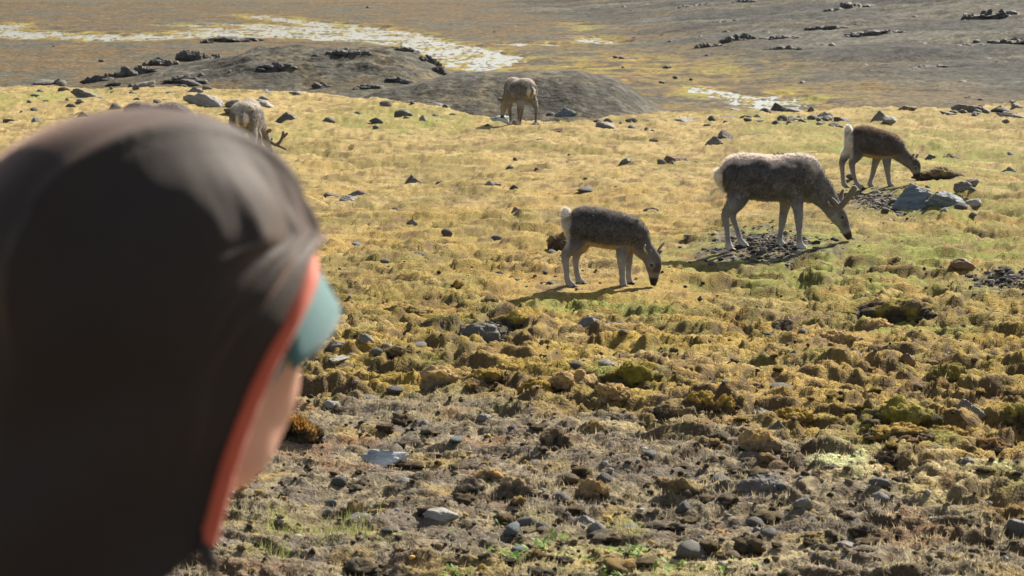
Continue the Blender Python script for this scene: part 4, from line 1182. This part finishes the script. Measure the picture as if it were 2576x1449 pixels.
ANT_AD = [[[((.70, -.04, .385), 0.0325, 0.0325), ((.735, -.065, .425), 0.0312, 0.0312), ((.785, -.09, .50), 0.0300, 0.0300), ((.83, -.10, .575), 0.0300, 0.0300)], [((.695, -.045, .39), 0.0275, 0.0275), ((.66, -.065, .43), 0.0275, 0.0275), ((.628, -.075, .468), 0.0225, 0.0225)]],
          [[((.69, .04, .40), 0.0325, 0.0325), ((.71, .07, .43), 0.0325, 0.0325), ((.735, .09, .485), 0.0250, 0.0250), ((.755, .10, .535), 0.0125, 0.0125)]]]
def adult(name, label, bend=None, wide=1., seed=3, ant=ANT_AD, pal=PAL_AD, legs=LEG_AD, n=30000):
    b = bend or (lambda x: 0)
    def sh(sec): return [((c[0], c[1] + b(c[0]), c[2]), a_, b_) for c, a_, b_ in sec]
    return reindeer(name, T_AD, N_AD, legs, pal, [sh(e) for e in EAR_AD], [[sh(q) for q in a_] for a_ in ant],
                    [(.735, b(.735) + s * .062, .30, .016) for s in (-1, 1)], (-.372, .69, .026, .065), [((.815, b(.81), .118), .018, .024), ((.822, b(.815), .10), .012, .018)],
                    label, 'reindeer', 'grazing reindeer herd', .0095, seed, n, .023, -.335, .42, bend, wide)
def place(o, px, py, rz, sc=1., dz=0., at_=None):
    a = at(px, py) if at_ is None else at_
    x, y = a[0], a[1]
    h = float(np.mean(height([x - .25, x + .25, x], [y, y, y])))
    o.location = (x, y, h + dz); o.rotation_euler = (0, 0, rz); o.scale = (sc,) * 3
    return o
cow = adult('reindeer', 'biggest reindeer in side view with short velvet antlers, grazing right of centre')
place(cow, 1915, 630, 0.)

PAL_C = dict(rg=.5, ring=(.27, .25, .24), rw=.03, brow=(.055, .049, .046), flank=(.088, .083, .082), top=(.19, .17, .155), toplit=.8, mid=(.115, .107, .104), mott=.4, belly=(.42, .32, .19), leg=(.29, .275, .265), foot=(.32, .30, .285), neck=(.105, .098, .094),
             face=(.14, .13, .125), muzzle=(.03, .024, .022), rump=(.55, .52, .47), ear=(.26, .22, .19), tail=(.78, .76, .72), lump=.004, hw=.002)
T_C = [(-.255, .56, .45, .05), (-.225, .605, .39, .10), (-.15, .638, .345, .128), (-.05, .634, .32, .142), (.08, .612, .30, .146), (.18, .588, .29, .135), (.27, .555, .30, .11), (.335, .49, .31, .075)]
N_C = [(.22, .45, .13, .095), (.30, .385, .11, .075), (.353, .31, .085, .062), (.405, .255, .072, .058), (.435, .20, .072, .056), (.443, .14, .06, .05), (.444, .085, .044, .040), (.443, .045, .034, .035), (.442, .022, .027, .03)]
LEG_C = [(-.075, 0, [(-.15, .47, .115), (-.165, .39, .09), (-.21, .32, .062), (-.26, .27, .044), (-.272, .225, .033), (-.262, .14, .024), (-.255, .07, .025), (-.24, .03, .029), (-.21, .008, .028)]),
         (.075, 0, [(-.13, .47, .115), (-.13, .38, .09), (-.145, .31, .06), (-.175, .265, .042), (-.19, .215, .032), (-.19, .14, .024), (-.178, .07, .025), (-.165, .03, .029), (-.14, .012, .028)]),
         (-.07, 0, [(.20, .43, .09), (.19, .33, .06), (.183, .25, .043), (.186, .18, .034), (.19, .10, .025), (.192, .05, .028), (.20, .015, .028)]),
         (.07, 0, [(.23, .43, .085), (.238, .32, .055), (.238, .25, .04), (.238, .18, .033), (.238, .10, .024), (.24, .05, .026), (.25, .02, .027)])]
EAR_C = [[((.385, -.055, .275), .010, .02), ((.362, -.085, .315), .011, .029), ((.372, -.105, .345), .007, .014)], [((.47, .05, .275), .010, .02), ((.50, .07, .315), .011, .027), ((.525, .085, .345), .007, .012)]]
ANT_C = [[[((.42, -.035, .26), .015, .015), ((.415, -.045, .285), .014, .014), ((.415, -.05, .297), .012, .012)]], [[((.475, .03, .255), .014, .014), ((.495, .035, .275), .013, .013), ((.505, .04, .282), .011, .011)]]]
calf = reindeer('reindeer_calf', T_C, N_C, LEG_C, PAL_C, EAR_C, ANT_C, [(.425, -.056, .175, .014), (.425, .056, .175, .014)], (-.268, .565, .047, .062), [((.452, 0, .022), .016, .024), ((.452, 0, .008), .012, .016)],
                'dark calf nearest the viewer with fluffy white tail and muzzle down', 'reindeer', 'grazing reindeer herd', .0075, 21, 30000, .018, -.215, .335)
place(calf, 1507, 714, math.radians(-4))
for nm in ():
    pass
T_F = [(-.265, .60, .50, .05), (-.24, .635, .43, .10), (-.16, .652, .36, .13), (-.04, .632, .315, .145), (.1, .59, .295, .145), (.19, .56, .30, .13), (.25, .50, .31, .09)]
N_F = [(.17, .435, .115, .09), (.26, .365, .088, .068), (.335, .305, .073, .06), (.39, .262, .068, .056), (.428, .232, .07, .055), (.45, .175, .053, .046), (.464, .13, .036, .036), (.468, .105, .028, .03)]
LEG_F = [(-.07, 0, [(-.17, .50, .115), (-.175, .40, .085), (-.21, .325, .055), (-.245, .27, .038), (-.243, .22, .03), (-.218, .12, .022), (-.19, .05, .025), (-.165, .025, .027), (-.135, .008, .026)]),
         (.07, 0, [(-.20, .48, .105), (-.235, .40, .075), (-.29, .33, .05), (-.322, .26, .036), (-.32, .2, .028), (-.312, .11, .022), (-.305, .05, .025), (-.295, .025, .027), (-.275, .008, .026)]),
         (-.065, 0, [(.13, .42, .09), (.125, .31, .055), (.128, .22, .036), (.138, .15, .028), (.15, .08, .023), (.162, .04, .026), (.18, .02, .028), (.205, .004, .026)]),
         (.065, 0, [(.08, .42, .09), (.045, .31, .052), (.022, .22, .034), (.008, .15, .028), (-.012, .08, .022), (-.025, .04, .025), (-.018, .02, .027), (0, .006, .026)])]
EAR_F = [[((.405, -.05, .30), .010, .02), ((.395, -.08, .335), .011, .028), ((.405, -.10, .36), .007, .014)], [((.455, .045, .30), .010, .02), ((.475, .07, .33), .011, .026), ((.49, .085, .345), .007, .012)]]
calf2 = reindeer('reindeer_calf', T_F, N_F, LEG_F, dict(PAL_C, top=(.20, .145, .105), flank=(.094, .080, .073), leg=(.26, .24, .225), rump=(.62, .6, .55)), EAR_F, [], [(.435, -.056, .205, .013), (.435, .056, .205, .013)], (-.278, .595, .046, .056), [((.475, 0, .105), .015, .022), ((.478, 0, .092), .011, .015)],
                'brown calf farther off with raised white rump, nosing the moss at a boulder', 'reindeer', 'grazing reindeer herd', .0075, 23, 30000, .018, -.225, .335)
place(calf2, 2197, 468, math.radians(3), 1.09)

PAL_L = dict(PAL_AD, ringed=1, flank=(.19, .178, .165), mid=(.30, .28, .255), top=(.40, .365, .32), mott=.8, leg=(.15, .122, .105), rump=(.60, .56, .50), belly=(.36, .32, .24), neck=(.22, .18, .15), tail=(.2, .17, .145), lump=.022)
LEG_S = [(yo, ysp, [(x + (0 if i < 2 else d), z, r_) for i, (x, z, r_) in enumerate(ch)]) for (yo, ysp, ch), d in zip(LEG_AD, (0, .0, 0, .04))]
far = adult('reindeer', 'pale reindeer seen from behind on the crest, head down between its forelegs', pal=PAL_L, seed=31, legs=LEG_S, ant=[], wide=1.12, bend=lambda x: -.02 * max(0, x - .3))
place(far, 1312, 316, math.radians(118))
ANT_L = [[[((.72, -.045, .27), .026, .026), ((.74, -.11, .22), .025, .025), ((.75, -.17, .26), .023, .023), ((.755, -.205, .34), .022, .022), ((.755, -.215, .40), .019, .019)], [((.752, -.195, .31), .02, .02), ((.755, -.24, .345), .019, .019), ((.757, -.27, .38), .017, .017)], [((.74, -.11, .22), .022, .022), ((.76, -.17, .19), .02, .02), ((.775, -.24, .15), .016, .016)]],
         [[((.66, .045, .33), .024, .024), ((.665, .12, .37), .023, .023), ((.70, .16, .45), .02, .02)]]]
rear = adult('reindeer', 'shaggy moulting reindeer seen from straight behind above the hood, forked antler low right', pal=PAL_L, seed=37, wide=1.16, ant=ANT_L, bend=lambda x: -.42 * max(0, x - .34))
place(rear, 622, 408, math.radians(87), 1.05)
hid = adult('reindeer', 'grey brown reindeer mostly hidden behind the hood with only its back showing', pal=dict(PAL_L, flank=(.13, .115, .105), mid=(.18, .16, .145), top=(.24, .21, .185)), seed=39, wide=1.1, ant=[])
place(hid, 412, 430, math.radians(163), 1.08)

# ------------------------------------------------------------------ the person in the foreground
AZ = math.radians(50)
d = ray(380, 800); d = d / d[1] * 1.88
HC = np.array([d[0], d[1], CAMZ + d[2]])
gz = hz(HC[0], HC[1])
person = empty('person', (HC[0], HC[1], gz), math.pi / 2 - AZ, 'person seen from behind in dark hood with orange edging over a teal cap', 'person')
HZ = HC[2] - gz            # head centre above the ground
M_SKIN = mat_plain('skin', (.70, .40, .29), .5, spec=.35, var=.08, scale=20)
M_SKIN.node_tree.nodes['Principled BSDF'].inputs['Subsurface Weight'].default_value = .15
M_SKIN.node_tree.nodes['Principled BSDF'].inputs['Subsurface Radius'].default_value = (.02, .008, .004)
M_HOOD = mat_plain('dark_hood_cloth', (.026, .0185, .0155), .66, sheen=.45, spec=.25, var=.12, scale=14, bump=.0012, bscale=420)
M_HOOD.node_tree.nodes['Principled BSDF'].inputs['Sheen Tint'].default_value = (1, .70, .57, 1)
M_HOOD.node_tree.nodes['Principled BSDF'].inputs['Sheen Roughness'].default_value = .35
M_JACKET = mat_plain('jacket_cloth', (.11, .085, .078), .65, sheen=.3, spec=.3, var=.12, scale=10, bump=.002, bscale=200)
M_TRIM = mat_plain('orange_binding', (.52, .10, .05), .7, sheen=.2, spec=.3, var=.08, scale=40)
M_CAP = mat_plain('teal_cap_cloth', (.068, .175, .182), .8, sheen=.25, spec=.25, var=.1, scale=25, bump=.001, bscale=500)
M_TROUS = mat_plain('trouser_cloth', (.06, .06, .065), .8, var=.15)
M_BOOT = mat_plain('boot_leather', (.05, .035, .025), .6, var=.2)
M_CORD = mat_plain('cord', (.02, .02, .02), .6, var=.1)

# body: one surface from head to feet
HSH = .028            # the head leans forward inside the hood
k = HZ / 1.66
body = [loft([((HSH + 0, 0, HZ + .115), .05, .045), ((HSH + -.005, 0, HZ + .09), .085, .07), ((HSH + 0, 0, HZ + .04), .10, .078), ((HSH + .008, 0, HZ - .02), .096, .074), ((HSH + .018, 0, HZ - .075), .082, .066), ((HSH + .034, 0, HZ - .115), .058, .052)], 18),
        loft([((HSH + .078, 0, HZ - .03), .03, .045), ((HSH + .075, 0, HZ - .07), .032, .048), ((HSH + .068, 0, HZ - .105), .026, .035)], 12),
        loft([((HSH + .095, 0, HZ + .005), .010, .010), ((HSH + .112, 0, HZ - .03), .013, .014), ((HSH + .105, 0, HZ - .045), .012, .018)], 10),
        loft([((HSH + .06, -.052, HZ - .02), .03, .022), ((HSH + .058, -.046, HZ - .05), .027, .02), ((HSH + .045, -.038, HZ - .085), .022, .016)], 10),
        loft([((HSH + .06, .052, HZ - .02), .03, .022), ((HSH + .058, .053, HZ - .05), .028, .02), ((HSH + .05, .045, HZ - .085), .022, .016)], 10),
        loft([((HSH + .0, -.075, HZ + .005), .02, .012), ((HSH + -.002, -.078, HZ - .03), .015, .01)], 10), loft([((HSH + .0, .075, HZ + .005), .02, .012), ((HSH + -.002, .078, HZ - .03), .015, .01)], 10),
        loft([((-.005, 0, HZ - .09), .056, .054), ((-.055, 0, HZ - .17), .056, .058), ((-.085, 0, HZ - .26), .075, .10)], 14),
        loft([((-.085, 0, HZ - .26), .085, .15), ((-.08, 0, HZ - .33), .105, .18), ((-.06, 0, HZ - .5), .11, .165), ((-.03, 0, HZ - .66), .095, .14), ((-.01, 0, HZ - .80), .11, .16), ((-.01, 0, HZ - .88), .10, .15)], 18)]
for s in (-1, 1):
    body.append(loft([((-.09, s * .175, HZ - .30), .052, .052), ((-.07, s * .235, HZ - .42), .048, .045), ((-.03, s * .26, HZ - .57), .04, .038), ((.05, s * .235, HZ - .70), .034, .03), ((.10, s * .17, HZ - .77), .026, .022), ((.115, s * .14, HZ - .80), .035, .018)], 12, lat=(1, 0, 0)))
    body.append(loft([((-.01, s * .085, HZ - .86), .095, .085), ((0, s * .095, HZ - 1.05), .075, .07), ((.01, s * .10, HZ - 1.22), .055, .052), ((-.005, s * .10, HZ - 1.4), .052, .048), ((-.01, s * .10, HZ - 1.6), .035, .033), ((-.01, s * .10, .06), .04, .034)], 12))
    body.append(loft([((-.04, s * .10, .045), .035, .034), ((.06, s * .105, .035), .028, .042), ((.15, s * .11, .025), .018, .036)], 10))
me = fuse(body, .009, 4)
o = obj('body', me, M_SKIN, person)
for s in (-1, 1):
    dd, ff = ICO[2]; obj('eye', mesh_from('eye', dd * .0115 + np.array([HSH + .088, s * .033, HZ + .005]), ff), M_EYE, person)
lofted('mouth', [((HSH + .100, -.022, HZ - .068), .004, .004), ((HSH + .104, 0, HZ - .068), .005, .005), ((HSH + .100, .022, HZ - .068), .004, .004)], mat_plain('lips', (.38, .16, .13), .5), person, 8, lat=(0, 0, 1))

# cap: crown and curved visor
th = np.linspace(0, 2 * math.pi, 49)[:-1]; ph = np.linspace(0, 1, 14)
co = []
for q in ph:
    zc = .125 * math.sin(q * math.pi / 2); rr = math.cos(q * math.pi / 2) ** .72
    for t in th:
        droop = -.15 * (.5 - .5 * math.cos(t)) ** .75 * (1 - q)
        co.append((.112 * rr * math.cos(t) + .018, .092 * rr * math.sin(t), HZ + .018 + zc + droop - .012 * (1 - q) * math.cos(t)))
nr_, nc_ = len(ph), len(th); idx = np.arange(nr_ * nc_).reshape(nr_, nc_)
q4 = np.stack([idx[:-1], np.roll(idx, -1, 1)[:-1], np.roll(idx, -1, 1)[1:], idx[1:]], -1).reshape(-1, 4)
cap = obj('cap', mesh_from('cap', np.array(co), q4), M_CAP, person)
md = cap.modifiers.new('cloth', 'SOLIDIFY'); md.thickness = .003; md.offset = 0
VI, VJ = 10, 25; co = []
for i in range(VI):
    f = i / (VI - 1)
    for j in range(VJ):
        t = (j / (VJ - 1) - .5) * 2
        a_ = t * 1.15
        rx = .110 + f * .048 * (1 - .3 * t * t)
        y_ = .094 * math.sin(a_) * (1 + .08 * f); x_ = rx * math.cos(a_) + .018
        co.append((x_, y_, HZ + .068 - .068 * f - 4.6 * y_ * y_ * (.35 + .65 * f)))
idx = np.arange(VI * VJ).reshape(VI, VJ)
q4 = np.stack([idx[:-1, :-1], idx[:-1, 1:], idx[1:, 1:], idx[1:, :-1]], -1).reshape(-1, 4)
vis = obj('visor', mesh_from('visor', np.array(co), q4), M_CAP, cap)
md = vis.modifiers.new('board', 'SOLIDIFY'); md.thickness = .004; md.offset = 0

# hood: rows from crown to shoulder; open in front along a slanting edge
ZO = [-.30, -.24, -.213, -.197, -.178, -.15, -.12, -.09, -.06, 0., .065, .070]
XO = [-.22, -.165, -.115, -.066, -.026, -.012, -.002, .008, .022, .058, .131, .4]
_PZ = np.polyfit(ZO[4:11], XO[4:11], 3)
def open_at(z):
    if z > .0655: return .4
    if z > -.172: return float(np.polyval(_PZ, z))
    return float(np.interp(z, [-.30, -.24, -.213, -.197, -.172], [-.22, -.165, -.115, -.07, np.polyval(_PZ, -.172)]))
def hood_r(z):
    up = math.sqrt(max(0, 1 - (max(z, 0) / .172) ** 2.15))
    rf = .146 * up
    rb = np.interp(z, [-.30, -.2, -.1, 0, .2], [.20, .178, .168, .163, .163]) * up
    rs = np.interp(z, [-.30, -.24, -.18, -.1, -.04, .0, .2], [.135, .118, .108, .108, .113, .122, .128]) * up
    return rf, rb, rs
zs = np.concatenate([.172 * np.sin(np.linspace(math.pi / 2 - .02, 0, 34)), np.linspace(-.008, -.285, 38)])
NT = 220
co = np.zeros((len(zs), NT, 3)); rim_r = []; rim_l = []
gj, gi = np.meshgrid(np.linspace(0, 30, NT), zs * 8.)
HN = [perlin(gj * .7 + .8 * perlin(gi * 2, gj * .3, 71), gi * 1.0, 72), perlin(gj * 2.1 + gi, gi * 1.6, 73)]
for i, z in enumerate(zs):
    rf, rb, rs = hood_r(z)
    xo = open_at(z)
    def pt(t):
        return ((rf if math.cos(t) > 0 else rb) * math.cos(t), rs * math.sin(t))
    t0 = 0.
    if xo < rf:
        lo_, hi_ = 0., math.pi
        for _ in range(40):
            mi_ = (lo_ + hi_) / 2
            if pt(mi_)[0] > xo: lo_ = mi_
            else: hi_ = mi_
        t0 = lo_
    ts = np.linspace(t0, 2 * math.pi - t0, NT)
    for j, t in enumerate(ts):
        x_, y_ = pt(t)
        tt = abs(math.pi - t)                     # 0 at the back, pi at the front
        f = math.pi - tt
        # gathers run down from the crown seam towards the edge binding
        gw = ss(2.3, .75, f) * ss(.16, .06, z) * ss(-.25, -.05, z) * ss(.02, .35, f - t0)
        wr = gw * (.0095 * HN[0][i, j] + .0022 * HN[1][i, j])
        # raised seam of the middle panel, and slack folds at the nape
        seam = .008 * math.exp(-((abs(y_) - .052 - .03 * max(0, z + .05)) / .012) ** 2) * ss(-.05, .06, z)
        pan = .013 * float(ss(.060, .050, abs(y_))) * float(ss(-.02, .08, z))
        fold = .005 * math.sin(38 * z + 2.2 * f + 1.2 * math.sin(3 * f)) * float(ss(.02, -.12, z)) * float(ss(.8, 1.8, f))
        g = 1 + (wr + seam + pan + fold) / .14
        co[i, j] = (x_ * g, y_ * g, z + (.4 * (seam + pan) if z > .1 else 0))
    if t0 > 0: rim_r.append(co[i, -1]); rim_l.append(co[i, 0])
idx = np.arange(len(zs) * NT).reshape(len(zs), NT)
q4 = np.stack([idx[:-1, :-1], idx[1:, :-1], idx[1:, 1:], idx[:-1, 1:]], -1).reshape(-1, 4)
cov = co.reshape(-1, 3).copy(); cov[:, 2] += HZ
cov[:, 2] += .004 * value3(cov * 9, 5) ; cov[:, :2] *= (1 + .022 * value3(cov * 9, 6) + .012 * value3(cov * np.array([24, 24, 9]), 8))[:, None]
top = len(cov); cov = np.concatenate([cov, [[0, 0, HZ + .1745]]])
tri = np.stack([np.full(NT - 1, top), idx[0, :-1], idx[0, 1:]], 1)
lo = np.concatenate([q4.ravel(), tri.ravel()]); st = np.concatenate([np.arange(0, q4.size, 4), q4.size + np.arange(0, tri.size, 3)])
hood = obj('hood', mesh_from('hood', cov, loops=lo, starts=st), M_HOOD, person)
md = hood.modifiers.new('cloth', 'SOLIDIFY'); md.thickness = .004; md.offset = -1
first = len(zs) - len(rim_r)
R_ = [cov[idx[i, -1]] for i in range(first, len(zs)) if zs[i] > -.166]; L_ = [cov[idx[i, 0]] for i in range(first, len(zs)) if zs[i] > -.166]
def calm_path(P_):
    P_ = np.array(P_)
    for _ in range(6): P_[1:-1] = (P_[:-2] + 2 * P_[1:-1] + P_[2:]) / 4
    return list(P_)
path = calm_path(R_[::-1] + L_)
path = path[::2] if len(path) % 2 else path[:1] + path[1:-1:2] + path[-1:]
cen = np.array([0.03, 0, HZ - .05])
lofted('hood_edging', [(tuple(p_ + .002 * np.array([1, 0, -.5])), .0078, .0078) for p_ in path], M_TRIM, person, 10, lat=(.35, 0, .9))
# draw cord hanging from the front corner of the hood
e = np.array(R_[-1])
lofted('draw_cord', [(tuple(e + np.array(v)), .0032, .0032) for v in ((-.004, 0, .004), (0, -.002, -.012), (.006, -.002, -.03), (.008, -.001, -.05), (.004, 0, -.075))], M_CORD, person, 8)
lofted('cord_toggle', [(tuple(e + np.array((-.002, 0, -.004))), .007, .007), (tuple(e + np.array((.001, -.002, -.018))), .007, .006)], M_CORD, person, 8)

# jacket, trousers, boots
jk = [loft([((-.095, 0, HZ - .225), .07, .10), ((-.10, 0, HZ - .27), .10, .16), ((-.085, 0, HZ - .33), .13, .205), ((-.06, 0, HZ - .5), .14, .20), ((-.02, 0, HZ - .66), .13, .175), ((-.01, 0, HZ - .84), .145, .195), ((-.01, 0, HZ - .90), .145, .195)], 20)]
for s in (-1, 1):
    jk.append(loft([((-.09, s * .15, HZ - .30), .075, .07), ((-.09, s * .225, HZ - .37), .072, .07), ((-.035, s * .262, HZ - .5), .065, .062), ((-.02, s * .275, HZ - .6), .06, .055), ((.05, s * .25, HZ - .70), .052, .048), ((.105, s * .18, HZ - .77), .05, .042), ((.115, s * .14, HZ - .80), .05, .03)], 14, lat=(1, 0, 0)))
obj('jacket', fuse(jk, .011, 4), M_JACKET, person)
tr = [loft([((-.01, 0, HZ - .82), .125, .175), ((-.01, 0, HZ - .92), .12, .17)], 16)]
for s in (-1, 1):
    tr.append(loft([((-.01, s * .085, HZ - .86), .115, .10), ((0, s * .097, HZ - 1.05), .095, .088), ((.01, s * .10, HZ - 1.22), .075, .072), ((-.005, s * .10, HZ - 1.4), .07, .068), ((-.01, s * .10, HZ - 1.6), .062, .06), ((-.01, s * .10, .10), .06, .058)], 14))
obj('trousers', fuse(tr, .011, 3), M_TROUS, person)
for s in (-1, 1):
    bt = fuse([loft([((-.01, s * .10, .20), .052, .05), ((-.012, s * .10, .08), .055, .048)], 12), loft([((-.05, s * .10, .05), .05, .045), ((.06, s * .105, .045), .043, .054), ((.16, s * .11, .035), .032, .048)], 12)], .008, 3, 'boot')
    obj('boot', bt, M_BOOT, person)
# labels of the small scattered pieces: which one, told by the nearest landmark
def proj(p):
    x, y, z = p[0], p[1], p[2] - CAMZ
    dep = y * _ct - z * _st
    return 1288 + F * x / dep, 724.5 - F * (y * _st + z * _ct) / dep
NEAR_MARKS = [('hood edging', 640, 1050), ('cap visor', 850, 830), ('big dark round boulder', 1208, 835), ('leaning grey slab', 1488, 830), ('tall tan moss boulder', 1110, 945),
    ('wide lumpy tan hummock', 1440, 960), ('bright green moss mound', 1590, 960), ('pair of round moss cushions', 1790, 1030), ('striped pale flat stone', 970, 1150), ('dark upright earth clod', 1400, 1115),
    ('brown mossy flanked clod', 1915, 1120), ('biggest dark mossy hummock', 2270, 1045), ('grey angular boulder', 2432, 1015), ('long dark earth bank', 2250, 770), ('square brown block', 2282, 907),
    ('pale green lichen', 2130, 1180), ('pale straw patch', 2370, 1230), ('large pale brown clod', 1300, 1240), ('dark grey brown clod', 1720, 1235), ('knobbed dark clod', 888, 1275), ('orange topped tussock', 745, 1095),
    ('green leafy plants', 1480, 1400), ('light grey block', 2018, 1285), ('brown crowned rock', 1905, 1225), ('dark stone at frame edge', 2558, 1300), ('yellow ridge cluster', 2260, 1120), ('green grass patch', 760, 1340),
    ('grazing near calf', 1500, 700), ('biggest reindeer', 1920, 610), ('streaked blue boulder', 2300, 490), ('farther calf', 2190, 460), ('dark pointed triangle', 1038, 443), ('streaked twin wedge', 1797, 355),
    ('blunt grey boulder', 1526, 317), ('far reindeer', 1312, 300), ('shaggy reindeer', 640, 380), ('smooth pale boulder', 512, 255), ('tall pointed rim boulder', 2212, 290), ('right rim rock row', 2470, 272), ('lone orange clod', 1150, 715),
    ('small grey peak', 1299, 516), ('bottom right slab', 2140, 1360), ('orange twin humps', 2500, 1110), ('broken moss bank', 1020, 775), ('long grey slab', 225, 235)]
FAR_MARKS = [('rocky mound', 730, 150), ('gravel mound', 1260, 220), ('braided stream', 800, 70), ('right hand stream', 1930, 250), ('low hill tip outcrop', 1780, 120), ('pointed ridge outcrop', 1855, 100), ('isolated slope outcrop', 1965, 125),
    ('largest corner crag', 2490, 35), ('broad top outcrop', 2130, 25), ('long low outcrop', 2190, 85), ('upper left outcrop', 1760, 20), ('outcrop under the crag', 2430, 120), ('lower right outcrop', 2330, 170), ('tiny lone outcrop', 1720, 70), ('small pools', 1500, 95), ('left frame edge', 0, 150)]
ORD = ['nearest', 'second nearest', 'third nearest', 'fourth nearest', 'fifth nearest', 'sixth nearest', 'seventh nearest', 'eighth nearest', 'ninth nearest', 'tenth nearest']
def name_them(items, marks):
    bins = {}
    for o, what in items:
        px, py = proj(o.location)
        if not (-25 < px < 2600 and -10 < py < 1470):
            bpy.data.objects.remove(o); continue
        m = min(marks, key=lambda m_: (m_[1] - px) ** 2 + (1.6 * (m_[2] - py)) ** 2)
        dx, dy = px - m[1], (py - m[2]) * 1.6
        side = ('left of' if dx < 0 else 'right of') if abs(dx) > abs(dy) else ('below' if dy > 0 else 'above')
        bins.setdefault((what, m[0], side), []).append((dx * dx + dy * dy, o.name))
    for (what, mk, side), l_ in bins.items():
        for i, (dd, nm) in enumerate(sorted(l_)):
            bpy.data.objects[nm]['label'] = '%s lying %s %s the %s' % (what, ORD[min(i, 9)], side, mk)
name_them(SCATTERED, NEAR_MARKS)
name_them(FAR, FAR_MARKS)
print('objects', len(bpy.data.objects))
